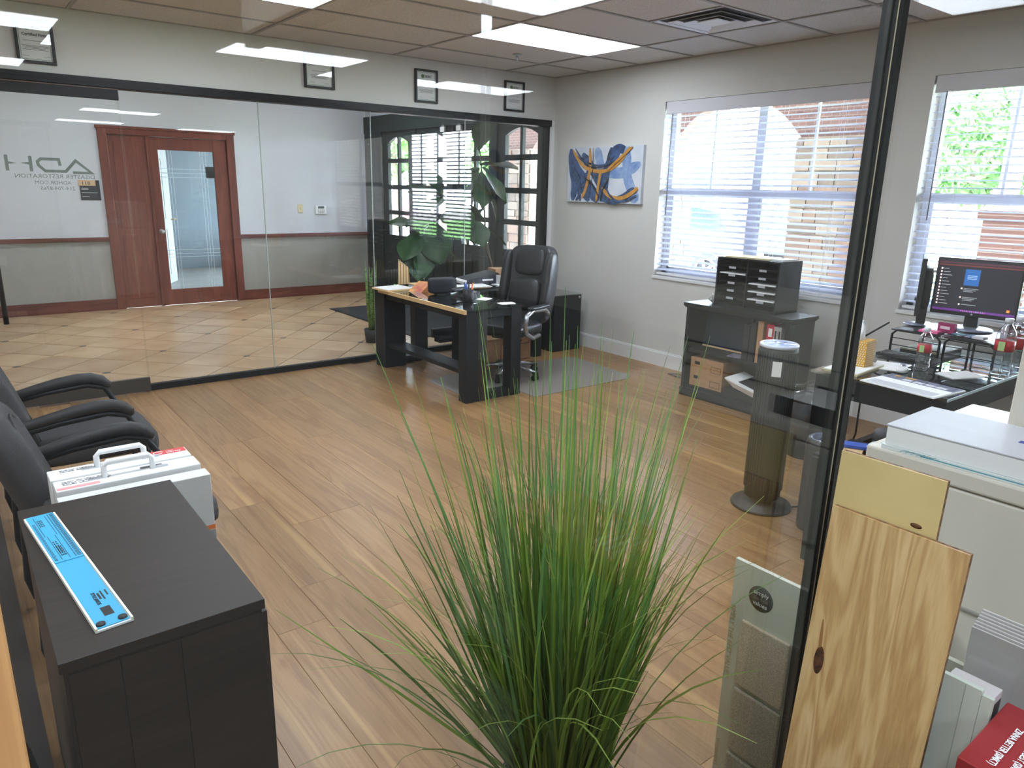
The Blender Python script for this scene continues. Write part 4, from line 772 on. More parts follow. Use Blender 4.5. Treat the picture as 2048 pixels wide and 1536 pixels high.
for n in range(2):
    t = thing('carton', ('brown printed carton at the bottom of the pair on the lower shelf', 'brown printed carton on top of the other on the lower shelf')[n], 'carton', (4.745, 3.425, sh2+n*.1155), group='cartons on the lower shelf'); MB().box(-.13, .12, -.15, .16, 0, .115).build('box', KRAFT, t, bev=.002)
    MB().box(-.1306, -.13, .07, .12, .06, .085).build('print', INK, t); MB().ribbon([(-.13, .02), (-.04, .02), (-.04, .065), (-.13, .065), (-.13, .02)], .003, .0003, frame_M((-.1305, 0, 0), (0, -1, 0), (0, 0, 1)) @ Matrix.Translation((.17, 0, 0))).build('print', INK, t)
t = thing('paper_pile', 'pile of white catalogues spilling from the lower bookcase shelf', 'papers', (4.72, 3.02, sh2)); 
for i in range(7): MB().box(-.16, .10, -.18, .13, 0, .011, M=Matrix.Translation((-.012*i, .004*i, .06+i*.0115)) @ Matrix.Rotation(R(14), 4, 'X') @ Matrix.Rotation(R(4), 4, 'Z')).build('catalogue', PAPER, t)
MB().box(-.13, .13, -.12, .22, 0, .055).build('box', BLACKP, t)
MB().box(-.12, .10, -.16, .03, 0, .004, M=Matrix.Translation((-.08, .02, .1415)) @ Matrix.Rotation(R(14), 4, 'X') @ Matrix.Rotation(R(4), 4, 'Z')).build('cover', mat('cat_dark', (40, 40, 46), .35), t)
t = thing('power_cable', 'grey cable lying along the baseboard', 'cable', (5.0, 3.9, .006)); MB().tube([(.12, -.25, 0), (.05, -.1, 0), (.02, .05, 0), (.08, .16, 0), (.0, .22, 0), (-.02, .10, 0), (.05, 0, 0), (.13, -.12, 0)], .005, 6).build('cord', GREYP, t)

# ---- tower fan heater
FANM = mat('fan_charcoal', (40, 41, 40), .5)
t = thing('tower_heater', 'tall charcoal tower heater with a pale round top and disc base', 'heater', (3.235, 1.98, 0)); MB().lathe([(.152, 0), (.155, .006), (.150, .016), (.05, .03), (.045, .05)], 40).build('base', FANM, t); MB().lathe([(.072, .045), (.090, .06), (.094, .20), (.094, .845), (.090, .852)], 40).build('body', FANM, t)
rib = MB().box(-.002, .002, -.0025, .0025, .0, .73).mesh('vent_rib'); rib.materials.append(FANM)
for i in range(40):
    a = i*2*math.pi/40; o = link('vent_rib', rib, t, loc=(.0955*math.cos(a), .0955*math.sin(a), .105)); o.rotation_euler = (0, 0, a)
MB().lathe([(.088, .852), (.094, .856), (.094, .868), (.088, .872)], 40).build('top_ring', mat('top_pale', (198, 206, 222), .35), t); MB().lathe([(.078, .8722), (.078, .8735)], 36).build('control_plate', mat('plate_blue', (188, 200, 232), .2), t)
for x, y in ((.0, .03), (-.02, -.02), (.03, -.01)): MB().lathe([(.014, .8736), (.014, .8746)], 16, o=(x, y, 0)).build('button', mat('btn_blue', (92, 110, 160), .3), t)
a_ = R(212); MB().box(-.002, .002, -.022, .022, .0, .075, M=Matrix.Translation((.0975*math.cos(a_), .0975*math.sin(a_), .72)) @ Matrix.Rotation(a_, 4, 'Z')).build('sticker', PAPER, t)
t = thing('extension_cord', 'black cord of the tower heater lying on the floor', 'cord', (3.35, 1.86, .005)); MB().tube([(-.02, .0, 0), (.05, -.03, 0), (.12, -.05, 0), (.19, -.06, 0)], .004, 6).build('cord', BLACKP, t)
t = thing('air_purifier', 'short dark oval air purifier beside the black post', 'air purifier', (3.22, 1.67, 0)); MB().lathe([(.095, 0), (.10, .01), (.102, .44), (.094, .462), (.088, .464)], 36, sx=.9, sy=.8).build('body', mat('purifier_dark', (50, 48, 44), .35), t); MB().lathe([(.086, .4642), (.082, .470), (.05, .455), (.02, .452)], 36, sx=.9, sy=.8).build('glossy_top', mat('gloss_top', (150, 160, 184), .12, .6), t)
t = thing('scrap_bin', 'black bin heaped with sample offcuts below the glass desk', 'bin', (3.02, 1.40, 0)); m = MB(); m.prism([(-.15, 0), (.15, 0), (.17, .50), (-.17, .50)], 1, -.15, .13).build('bin', BLACKP, t, bev=.004); MB().box(-.165, .165, -.145, .125, .5005, .512).build('rim', BLACKP, t)
MB().box(-.06, .10, -.03, .10, .0, .025, M=Matrix.Translation((-.06, .0, .515)) @ Matrix.Rotation(R(20), 4, 'Z')).build('offcut', mat('offcut_tan', (196, 164, 120), .7), t); MB().box(-.025, .035, -.04, .11, .0, .012, M=Matrix.Translation((-.02, .01, .542)) @ Matrix.Rotation(R(28), 4, 'Z')).build('offcut', mat('offcut_blue', (44, 82, 170), .5), t)
MB().sup((.05, -.06, .535), (.08, .06, .025), .8, .8, 8, 12, lambda p: p+Vector((.01*math.sin(p.y*60), .01*math.sin(p.x*70), .008*math.sin(p.x*90+p.y*50)))).build('crumpled_paper', mat('crumple', (176, 186, 180), .8), t)
t = thing('waste_basket', 'black waste basket lined with a clear plastic bag', 'waste basket', (4.12, 2.27, 0)); MB().lathe([(.10, 0), (.13, .36), (.126, .36), (.096, .01)], 28).build('basket', BLACKP, t)
MB().lathe([(.1325, .16), (.137, .30), (.142, .38), (.135, .42), (.128, .44), (.118, .41), (.112, .30)], 40).build('liner', CLEARP, t); o = t.children[-1]
for vv in o.data.vertices:
    a = math.atan2(vv.co.y, vv.co.x); k_ = 1+.035*math.sin(a*11+vv.co.z*30)+.02*math.sin(a*5); vv.co.x *= k_; vv.co.y *= k_; vv.co.z += .012*math.sin(a*4)
t = thing('pedal_bin', 'grey topped round bin under the glass desk', 'bin', (4.05, 1.73, 0)); MB().lathe([(.085, 0), (.088, .01), (.088, .25)], 28).build('body', BLACKP, t); MB().lathe([(.09, .2505), (.09, .30), (.08, .318), (.05, .325)], 28).build('lid', GREYP, t)
# ---- second desk by the windows
DT = .72
t = thing('desk', 'black wooden desk with a glass top by the right window', 'desk', (4.2, 1.58, 0))
for b in ((3.47, 3.56, 1.74, 1.90), (3.47, 3.56, 1.27, 1.37), (4.95, 5.05, 1.78, 1.90), (4.95, 5.05, 1.27, 1.37)): wb(MB().box(*b, 0, DT-.018), 'leg', BLACKW, t, bev=.004)
wb(MB().box(3.56, 4.95, 1.85, 1.89, .17, .24), 'stretcher', BLACKW, t); wb(MB().box(3.48, 3.55, 1.37, 1.74, 0, .06), 'foot_bar', BLACKW, t); wb(MB().box(3.48, 3.55, 1.37, 1.74, DT-.12, DT-.018), 'apron', BLACKW, t); wb(MB().box(3.56, 4.95, 1.28, 1.32, DT-.12, DT-.018), 'apron', BLACKW, t); wb(MB().box(3.56, 4.95, 1.86, 1.89, DT-.08, DT-.018), 'apron', BLACKW, t)
wb(MB().box(3.45, 5.08, 1.26, 1.92, DT-.012, DT), 'glass_top', DESKGLASS, t); wb(MB().box(3.47, 5.06, 1.28, 1.90, DT-.0175, DT-.0125), 'under_panel', MATS['desk_panel'], t); wb(MB().box(3.45, 5.08, 1.254, 1.2595, DT-.012, DT), 'edge_strip', mat('glass_edge_bright', (186, 206, 206), .2), t)
ZT = DT+.0005
t = thing('desk_mat_paper', 'white papers and pad lying under the tissue box', 'papers', (3.62, 1.80, ZT), R(5)); MB().box(-.13, .20, -.09, .09, 0, .010).build('pad', mat('pad_cream', (206, 196, 160), .7), t); MB().box(-.12, .22, -.085, .085, .0102, .013).build('sheets', PAPER, t)
t = thing('tissue_box', 'yellow patterned cube tissue box with a tissue sticking up', 'tissue box', (3.72, 1.812, ZT+.0132), R(4)); YEL = mat('tissue_yellow', (208, 156, 40), .6)
MB().box(-.054, .054, -.054, .054, 0, .135).build('box', YEL, t, bev=.002)
pt = MB()
for f in range(2):
    M0 = frame_M((-.0545, 0, 0), (0, -1, 0), (0, 0, 1)) if f == 0 else frame_M((0, -.0545, 0), (1, 0, 0), (0, 0, 1))
    for i in range(9):
        for j in range(11):
            u = -.048+i*.0118+(.004 if j % 2 else 0); v_ = .006+j*.0118
            if u < .047: pt.ribbon([(u, v_), (u+.0035, v_+.004), (u+.0015, v_+.008)], [.0012, .0036, .0012], .0004, M0)
pt.build('leaf_print', WINK, t)
MB().sup((0, 0, .175), (.045, .012, .06), .9, .7, 12, 16, lambda p: Vector((p.x*(1.2-p.z*6)+.008*math.sin(p.z*60), p.y+.012*math.sin(p.x*50+p.z*30), p.z))).build('tissue', PAPER, t)
t = thing('newspaper', 'folded printed newspaper hanging over the near desk edge', 'newspaper', (3.57, 1.47, ZT), R(-6)); NP = PAPER
MB().box(-.15, .12, -.19, .17, 0, .004).box(-.148, .118, -.186, .166, .0041, .0065).build('sheets', NP, t); MB().box(.02, .117, -.183, .163, .0066, .007).build('photo_band', mat('np_dark', (78, 78, 96), .6, c2=(120, 124, 150), scale=60), t)
for i in range(4): MB().box(.03, .065, -.14+i*.055, -.095+i*.055, .0071, .0075).build('photo', mat('np_photo', (206, 208, 214), .6), t)
mat('np_grey', (150, 156, 170), .7); MB().lathe([(.016, .0072), (.016, .0076)], 16, o=(.09, .12, 0)).build('moon_emblem', mat('np_gold', (206, 158, 60), .5), t); MB().box(.082, .102, .03, .085, .0072, .0076).build('gold_print', MATS['np_gold'], t)
lines = MB()
for i in range(12): lines.box(-.14+i*.007, -.138+i*.007, -.17, .15, .0066, .0069)
lines.build('print_lines', MATS['np_grey'], t)
def bottle(x, y, z, label, group=None, s=1.0):
    t = thing('water_bottle', label, 'bottle', (x, y, z), group=group)
    prof = [(.028, 0), (.033, .006), (.0335, .03), (.030, .045), (.0335, .06), (.030, .075), (.0325, .09), (.0325, .135), (.0335, .14), (.030, .165), (.018, .185), (.0125, .192), (.0125, .198)]
    MB().lathe([(r*s, q*s) for r, q in prof], 24).build('shell', BOTTLE, t)
    MB().lathe([(.0332*s, .093*s), (.0332*s, .132*s)], 24).build('label_band', mat('bottle_red', (186, 40, 52), .5), t); MB().box(-.0345*s, -.033*s, -.012*s, .010*s, .096*s, .130*s).build('label_patch', mat('bottle_green', (168, 196, 130), .5), t)
    MB().lathe([(.0145*s, .197*s), (.0145*s, .213*s), (.013*s, .215*s)], 18).build('cap', mat('cap_white', (226, 230, 234), .4), t)
bottle(3.93, 1.585, ZT, 'clear water bottle with a red label standing alone on the glass desk', s=1.05)
for n, (x, y, l) in enumerate([(4.19, 1.305, 'clear water bottle left of the pair by the monitor'), (4.31, 1.295, 'clear water bottle nearest the copier behind the glass'), (4.46, 1.295, 'clear water bottle behind the pair by the monitor')]): bottle(x, y+.01, ZT, l, 'water bottles by the monitor', 1.35)
# wire riser with two bays
t = thing('monitor_riser', 'black metal monitor riser shelf on the glass desk', 'riser', (4.45, 1.66, ZT)); ZR = .135
for n, (y0, y1) in enumerate(((-.02, .25), (-.29, -.035))):
    MB().box(-.20, .24, y0, y1, ZR-.006, ZR).build('shelf', mat('mesh_black', (26, 27, 30), .35), t); MB().box(-.20, .24, y0-.004, y0+.004, ZR-.004, ZR+.004).build('shelf_edge', mat('edge_white', (190, 194, 204), .25), t)
    for x in (-.19, .23):
        MB().tube([(x, y0+.005, .0), (x, y0+.005, ZR-.03), (x, y0+.03, ZR-.004), (x, y1-.03, ZR-.004), (x, y1-.005, ZR-.03), (x, y1-.005, 0)], .007, 8).build('leg_loop', BLACKM, t)
        for z in (.045, .085): MB().tube([(x, y0+.005, z), (x, y1-.005, z)], .003, 6).build('rung', BLACKM, t)
ZRT = ZT+ZR+.0045
t = thing('keyboard', 'black keyboard stored under the monitor riser', 'keyboard', (4.165, 1.78, ZT), R(0)); MB().box(-.06, .06, -.17, .13, 0, .016).build('case', BLACKP, t, bev=.003); kk = MB()
for i in range(5):
    for j in range(14): kk.box(-.052+i*.021, -.034+i*.021, -.162+j*.0205, -.146+j*.0205, .0162, .0195)
kk.build('keys', mat('key_black', (44, 45, 48), .5), t)
t = thing('folder_stack', 'greenish folders stacked under the monitor riser', 'folder', (4.45, 1.76, ZT)); MB().box(-.14, .17, -.10, .11, 0, .022).build('lower_folder', BLACKP, t); MB().box(-.16, .16, -.11, .10, .0222, .030).build('cover', mat('olive_card', (128, 126, 104), .7), t)
for n, (x, y, a, l) in enumerate([(3.86, 1.72, 20, 'loose white papers between the tissue box and the riser'), (3.98, 1.42, -25, 'loose white note beside the water bottle')]):
    t = thing('paper_sheet', l, 'paper', (x, y, ZT), R(a)); MB().box(-.09, .09, -.06, .06, 0, .003).box(-.07, .11, -.05, .065, .0031, .005).build('sheets', PAPER, t)
t = thing('computer_mouse', 'white computer mouse beside the newspaper', 'mouse', (3.80, 1.62, ZT), R(10)); MB().sup((0, 0, .013), (.045, .026, .0135), .6, .8).build('shell', PLASW, t); MB().box(-.036, -.02, -.001, .001, .019, .0235).build('wheel', GREYP, t)
# monitors
SCR = mat('screen_dark', (24, 24, 28), .3, emit=(26, 26, 32), es=1.0)
def monitor(x, y, rz, label, detail, w_=.50, h_=.285, br=.115):
    t = thing('computer_monitor', label, 'monitor', (x, y, ZRT), rz)      # screen faces local -X
    MB().lathe([(br, 0), (br+.003, .004), (br-.003, .010), (.03, .014)], 36).build('stand_base', mat('stand_silver', (150, 158, 176), .3, .4), t); MB().box(.0, .05, -.035, .035, .012, .20).build('stand_neck', BLACKP, t, bev=.004)
    b = .075; MB().box(-.014, .012, -w_/2, w_/2, b, b+h_+.022).build('bezel', BLACKP, t, bev=.003); MB().sup((.025, 0, b+h_/2), (.03, w_/2*.86, h_/2*.8), .5, .4).build('back_shell', BLACKP, t)
    s = MB().box(-.0152, -.0142, -w_/2+.010, w_/2-.010, b+.022, b+h_+.014).build('screen', SCR, t)
    if not detail: return t
    zz = lambda f: b+.022+(h_-.008)*f
    yy = lambda f: w_/2-.010-(w_-.02)*f      # f=0 at the viewer's left
    def pt_(f0, f1, g0, g1, c, e=1.0): 
        MB().box(-.0158, -.0153, yy(f1), yy(f0), zz(g0), zz(g1)).build('screen_graphic', mat('px_%d_%d_%d' % c, c, .4, emit=c, es=e*.6), t)
    pt_(0, 1, .925, .955, (70, 40, 48)); pt_(0, 1, .88, .905, (92, 44, 44)); pt_(0, 1, 0, .045, (84, 44, 110)); pt_(.34, .52, .52, .83, (36, 82, 140))
    for i in range(3): pt_(.375, .49, .70-.03*i, .715-.03*i, (150, 176, 206))
    for i in range(12):
        g = .80-.062*i; pt_(.035, .055, g, g+.034, (210, 196, 190)); pt_(.07, .13+.05*((i*7) % 3)/2, g+.012, g+.022, (150, 150, 156))
    for i, (g, n) in enumerate(((.50, 3), (.33, 3), (.19, 1))):
        pt_(.315, .335, g-.06, g-.03, (206, 190, 180))
        for q in range(n): pt_(.35, .53-.03*q, g-.05-.028*q, g-.036-.028*q, (112, 118, 122))
    for i in range(14): pt_(.36+i*.022, .372+i*.022, .014, .030, ((170, 150, 190), (210, 110, 80), (150, 160, 200))[i % 3])
    pt_(.90, .935, .08, .125, (236, 120, 50)); MB().lathe([(.007, 0), (.007, .0008)], 18, M=frame_M((-.0143, 0, b+.011), (0, -1, 0), (0, 0, 1))).build('maker_badge', CHROME, t)
    return t
monitor(4.60, 1.635, R(8), 'black computer monitor with a dark chat window on screen', True, .43, .30)
monitor(4.49, 1.888, R(-67), 'black computer monitor seen almost edge-on beside the other', False, .36, .30, .06)
for n, (nm, x, y, sz, c, l) in enumerate([('tissue_pack', 4.36, 1.66, (.03, .09, .055), (150, 36, 90), 'magenta box on the monitor riser'), ('note_pad', 4.30, 1.72, (.07, .10, .012), (236, 84, 150), 'pink note pads on the left of the riser'), ('booklet', 4.34, 1.56, (.06, .12, .010), (70, 110, 140), 'blue booklet in front of the monitor base'), ('card_stack', 4.33, 1.48, (.05, .06, .014), (206, 206, 210), 'stack of white cards near the riser edge'), ('carton', 4.66, 1.40, (.05, .14, .045), (196, 90, 80), 'red and white carton behind the monitor stand'), ('medicine_box', 4.42, 1.40, (.03, .03, .085), (222, 224, 232), 'upright white box beside the glass jar')]):
    t = thing(nm, l, nm.replace('_', ' '), (x, y, ZRT), R(8*(n % 3)-6)); a, b, c_ = sz; MB().box(-a/2, a/2, -b/2, b/2, 0, c_).build('body', mat('rs_%d' % n, c, .5), t, bev=.0015); MB().box(-a/2-.0006, -a/2, -b/4, b/3, c_*.4, c_*.7).build('print', mat('rs_print', (226, 210, 214), .6), t)
t = thing('jar', 'small glass jar with a black lid on the riser', 'jar', (4.44, 1.36, ZRT)); MB().lathe([(.026, 0), (.028, .01), (.028, .055), (.022, .062)], 20).build('glass', CLEARP, t); MB().lathe([(.027, .0622), (.027, .083)], 20).build('lid', BLACKP, t); MB().lathe([(.024, .003), (.024, .04)], 16).build('contents', mat('jar_fill', (150, 140, 128), .8), t)
t = thing('eyeglasses', 'dark eyeglasses lying on the riser', 'eyeglasses', (4.29, 1.60, ZRT+.003)); 
for s in (-1, 1): MB().tube([(.02*math.cos(i*.52)+.0, s*.03+.024*math.sin(i*.52), .004) for i in range(12)], .0018, 5, closed=True).build('rim', BLACKM, t); MB().tube([(.0, s*.054, .004), (.07, s*.05, .010), (.09, s*.04, .004)], .0016, 5).build('temple', BLACKM, t)
MB().tube([(0, -.007, .006), (-.004, 0, .008), (0, .007, .006)], .0016, 5).build('bridge', BLACKM, t)
for n, pts in enumerate([[(3.9, 1.93, .70), (3.95, 1.97, .5), (3.92, 1.96, .25), (3.86, 1.97, .01)], [(4.08, 1.94, .70), (4.16, 1.98, .45), (4.14, 1.97, .22), (4.04, 1.98, .01)], [(4.3, 1.95, .88), (4.1, 2.0, .80), (3.7, 2.0, .62), (3.66, 2.0, .5)]]):
    t = thing('power_cable', ('left black cable hanging behind the glass desk', 'right black cable hanging behind the glass desk', 'thin black cable drooping from the monitor to the left')[n], 'cable', pts[-1], group='cables behind the glass desk'); q = [tuple(Vector(p)-Vector(pts[-1])) for p in pts]; MB().tube(q, .0055, 6).build('cord', BLACKP, t)
# ---- copier
t = thing('copier', 'large white office copier at the right edge', 'copier', (2.05, .30, 0)); wb(MB().box(1.74, 2.36, -.35, .79, .03, .955), 'body', PRINTER, t, bev=.006); wb(MB().box(1.735, 2.365, -.355, .795, .958, 1.0), 'top_deck', PRINTER, t, bev=.006)
wb(MB().box(2.02, 2.36, -.35, .60, 1.001, 1.27), 'scanner_tower', PRINTER, t, bev=.02); wb(MB().box(2.015, 2.02, -.34, .55, 1.09, 1.094), 'seam', GREYP, t); wb(MB().box(1.732, 1.74, -.34, .78, .68, .684), 'seam', mat('seam_grey', (150, 148, 140), .6), t)
for x in (1.80, 2.30):
    for y in (-.28, .72): wb(MB().cyl((x, y, 0), (x, y, .03), .025), 'foot', BLACKP, t)
t = thing('paper_ream', 'thick white book on wrapped paper on top of the copier', 'book', (1.88, .605, 1.0005), R(1)); 
MB().box(-.135, .125, -.17, .16, .0, .010).build('wrapper', mat('ream_wrap', (222, 228, 226), .6), t); MB().box(-.13, .12, -.165, .155, .0102, .056).build('pages', PAPER, t, bev=.002); MB().box(-.132, .122, -.167, .157, .0562, .060).build('cover', mat('cover_grey', (196, 197, 202), .6), t, bev=.001)
for i in range(6): MB().tube([(-.1355, .115-.012*i, .002), (-.1358, .11-.012*i, .006), (-.1355, .095-.012*i, .0095)], .0006, 4).build('teal_line', mat('teal', (90, 160, 170), .6), t)
MB().box(-.1356, -.1351, -.15, .07, .0035, .006).build('teal_stripe', MATS['teal'], t); MB().box(-.02, .0, -.14, -.085, .0602, .0606).box(.005, .025, -.165, -.10, .0602, .0606).build('blue_print', mat('print_blue', (56, 70, 150), .6), t)
t = thing('document_tray', 'black tray at the right end of the copier deck', 'tray', (1.87, .315, 1.0005), R(4)); m = MB(); m.box(-.10, .10, -.11, .10, 0, .006).box(-.10, .10, .094, .10, 0, .05).box(-.10, -.094, -.11, .10, 0, .05).box(.094, .10, -.11, .10, 0, .05).build('shell', BLACKP, t); MB().box(-.092, .09, -.10, .09, .007, .045).build('sheets', PAPER, t)

# ---- sample boards leaning on the near side glass
def lean(x_top, x_bot, z): return x_bot+(x_top-x_bot)*z
OW = plank_mat('sample_maple', (200, 166, 112), (176, 138, 88), (216, 186, 136), .5, axis=2, coords='Object', k=1.6, ring=.45); PLY = mat('sample_ply_face', (208, 186, 128), .55, c2=(198, 174, 116), scale=6); PLYE = mat('ply_edge', (150, 112, 72), .7, c2=(92, 66, 44), scale=60)
def board(name, label, y0, y1, h, xb, xt, th, m, em):
    t = thing(name, label, 'wood sample', ((xb), (y0+y1)/2, 0)); a = math.atan2(xt-xb, h); Lh = math.hypot(h, xt-xb); M = Matrix.Rotation(a, 4, 'Y'); w_ = (y1-y0)/2
    MB().box(0, .003, -w_, w_, 0, Lh, M=M).build('face', m, t); MB().box(.0031, th, -w_+.0005, w_-.0005, 0, Lh-.0008, M=M).build('core', em, t); return t, M, w_, Lh
t, M, w_, Lh = board('plywood_sample', 'short-topped pale plywood sample board behind the grained one', .418, .592, 1.158, 1.15, 1.205, .013, PLY, PLYE)
MB().lathe([(.006, 0), (.003, .0006)], 12, M=M @ frame_M((-.0004, -.055, Lh-.088), (0, -1, 0), (0, 0, 1)), sx=1.6, sy=.7).build('knot', mat('knot_dark', (96, 62, 36), .7), t)
t, M, w_, Lh = board('wood_plank_sample', 'tall wood plank sample with strong grain and a dark knot', .360, .583, 1.062, 1.09, 1.183, .014, OW, PLYE)
m = MB()
for s_, kx_ in ((1.0, 0), (.62, 0), (.35, .0)): pass
MB().sup((0, 0, 0), (.0008, .009, .028), 1, 1, 10, 16, M=M @ Matrix.Translation((-.0003, .083, Lh-.29))).build('knot', mat('knot_brown', (96, 60, 32), .6, c2=(50, 30, 18), scale=90), t)
MB().sup((0, 0, 0), (.0005, .003, .045), 1, 1, 10, 14, M=M @ Matrix.Translation((-.0002, .086, Lh-.255)) @ Matrix.Rotation(R(-4), 4, 'X')).build('knot', mat('knot_streak', (150, 108, 62), .6), t)
t = thing('vinyl_plank', 'pale green white vinyl plank leaning beside the wood sample', 'vinyl sample', (1.17, .36, 0)); M = Matrix.Rotation(math.atan2(.045, .83), 4, 'Y'); VN = mat('vinyl_pale', (196, 204, 190), .5)
MB().box(0, .010, -.045, .05, 0, .832, M=M).build('plank', VN, t); MB().box(-.0004, 0, -.0218, -.0212, 0, .83, M=M).build('groove', mat('groove', (150, 160, 150), .6), t); MB().box(.001, .009, -.062, -.0455, 0, .825, M=M).build('lip', VN, t)
t = thing('sample_folder_box', 'white cardboard sample box behind the pale vinyl plank', 'box', (1.255, .325, 0)); MB().box(-.022, .018, -.022, .05, 0, .815).build('box', mat('box_white', (196, 192, 190), .6), t, bev=.001); MB().box(-.020, .016, -.0226, -.0221, .02, .80).build('dark_side', mat('box_dark', (70, 60, 62), .5), t)
t = thing('red_sample_case', 'dark red sample case with white lettering in the lower right corner', 'sample case', (1.18, .16, 0)); MB().box(-.095, .085, -.22, .128, .0, .735).build('body', mat('case_brown', (66, 44, 40), .6), t); MB().prism([(-.10, .735), (.09, .735), (.09, .80), (-.10, .795)], 1, -.225, .133).build('lid', RED, t, bev=.002)
for i, s_ in enumerate(('ZINNA BETTER (SIMKT)', 'ZINNA BEST (SIMKT)', 'ZINNA PREMIUM (SIMKT)')): text(s_, .0135, WINK, t, (-.080, .10-.024*i, .7958), (-1, 0, -.026), (0, -1, 0), align='RIGHT', bold=.0002, off=.0012, sx=.8)
MB().box(.02, .05, .015, .032, .800, .812).tube([(.02, .024, .806), (.0, .024, .81), (-.004, .024, .802)], .005, 6).build('clasp', CHROME, t)
# ---- carpet display board on the far side of the glass
t = thing('carpet_sample_board', 'white display board of grey and beige carpet swatches', 'sample board', (1.45, .63, 0)); BRD = mat('board_cream', (206, 208, 190), .6)
MB().box(-.006, .006, -.30, .302, 0, .72).build('board', BRD, t)
CP = [mat('carpet_%d' % i, c, .95, c2=c2, scale=420, bump=.15, lo=.40, hi=.62) for i, (c, c2) in enumerate([((190, 174, 148), (228, 214, 190)), ((172, 162, 142), (216, 206, 188)), ((158, 156, 142), (206, 202, 186)), ((78, 76, 72), (190, 184, 172)), ((112, 104, 94), (160, 150, 134)), ((120, 112, 100), (170, 160, 144)), ((140, 132, 118), (180, 170, 154)), ((120, 118, 110), (170, 166, 152))])]
for c_, (a, b) in enumerate(((.13, .262), (-.04, .112), (-.21, -.06))):
    for r_ in range(3): MB().box(-.016, -.006, a, b, .572-.195*(r_+1)+.012, .572-.195*r_).build('swatch', CP[(c_*3+r_) % 8], t, bev=.004)
nrm = dict(right=(0, -1, 0), upv=(0, 0, 1)); CH = mat('charcoal_print', (56, 60, 58), .6); GLD = mat('gold_print', (176, 152, 96), .6)
MB().lathe([(.033, 0), (.033, .0006)], 30, M=frame_M((-.0061, .222, .645), (0, -1, 0), (0, 0, 1))).build('round_logo', CH, t)
for s_, z, sz, mm in (('simply', .654, .016, WINK), ('the best', .640, .0125, mat('grey_print', (130, 132, 128), .6)), ('values', .625, .016, WINK)): text(s_, sz, mm, t, (-.0068, .222, z), align='CENTER', **nrm)
text('SIMPLY THE BEST VALUES', .0185, GLD, t, (-.0061, .2985, .595), right=(0, 0, -1), upv=(0, -1, 0)); text('Wonderland I', .015, GLD, t, (-.0061, .2985, .195), right=(0, 0, -1), upv=(0, -1, 0))
for i, s_ in enumerate(('384 Wonderland I', '385 Wonderland II', '387 Wonderland III', '395 Wonderland IV')): text(s_, .018, INK, t, (-.0061, .112, .655-.020*i), **nrm)
t = thing('catalogue_stack', 'row of white stepped folders behind the side glass', 'folder', (1.42, .15, 0))
for i in range(7): MB().prism([(-.24, 0), (.24, 0), (.24, .872-i*.0035), (.13-.006*i, .872-i*.0035), (.12-.006*i, .862-i*.0035), (-.24, .862-i*.0035)], 0, -.02-i*.0062, -.0155-i*.0062).build('folder', mat('folder_white', (208, 204, 200), .6), t)
t = thing('sample_books', 'white upright sample books behind the carpet board', 'book', (1.66, .70, 0)); 
for i in range(4): MB().box(-.03+i*.018, -.014+i*.018, -.14, .15-.01*i, 0, .655+.004*i).build('book', mat('book_white', (206, 204, 198), .6), t)

# ---- framed certificates
for n, (x0, x1, zb, zt, l) in enumerate([(.565, .785, 2.308, 2.585, 'black framed certificate at the far left of the wall strip'), (2.505, 2.765, 2.335, 2.60, 'black framed certificate second from the left, partly glinting'), (3.53, 3.765, 2.308, 2.587, 'black framed certificate third from the left'), (4.525, 4.77, 2.310, 2.586, 'black framed certificate nearest the window wall')]):
    t = thing('framed_certificate', l, 'certificate', ((x0+x1)/2, 6.019, (zb+zt)/2), group='framed certificates'); a, b = (x1-x0)/2, (zt-zb)/2; q = .018
    MB().box(-a, a, -.022, 0, b-q, b).box(-a, a, -.022, 0, -b, -b+q).box(-a, -a+q, -.022, 0, -b+q, b-q).box(a-q, a, -.022, 0, -b+q, b-q).build('frame', BLACKP, t, bev=.002); MB().box(-a+q, a-q, -.008, -.002, -b+q, b-q).build('paper', mat('cert_paper', (232, 230, 228), .6), t)
    MB().ribbon([(-a+.026, -b+.026), (a-.026, -b+.026), (a-.026, b-.026), (-a+.026, b-.026), (-a+.026, -b+.026)], .003, .0003, frame_M((0, -.0084, 0), (1, 0, 0), (0, 0, 1))).build('border_line', mat('cert_green', (120, 150, 130), .6), t)
    MB().lathe([(.017, 0), (.017, .0004)], 20, M=frame_M((-.035, -.0084, b-.058), (1, 0, 0), (0, 0, 1))).build('seal', mat('cert_seal', (104, 140, 86), .6), t); kw = dict(right=(1, 0, 0), upv=(0, 0, 1))
    text('IICRC', .028, INK, t, (-.012, -.0084, b-.067), bold=.0006, **kw)
    if n == 0: text('Certified Firm', .024, INK, t, (0, -.0084, b-.108), (1, 0, 0), (0, 0, 1), align='CENTER', bold=.0005)
    ln = MB()
    for z, wd in ((.0, .13), (-.03, .15), (-.038, .15), (-.046, .12), (-.054, .14)): ln.box(-wd/2, wd/2, -.0088, -.0084, z-.0015, z+.0015)
    for x in (-.06, .06): ln.box(x-.02, x+.02, -.0088, -.0084, -b+.045, -b+.047)
    ln.build('print_lines', mat('cert_ink', (120, 118, 116), .7), t)
    MB().box(-a+q, a-q, -.0145, -.0125, -b+q, b-q).build('glazing', GLASS, t)
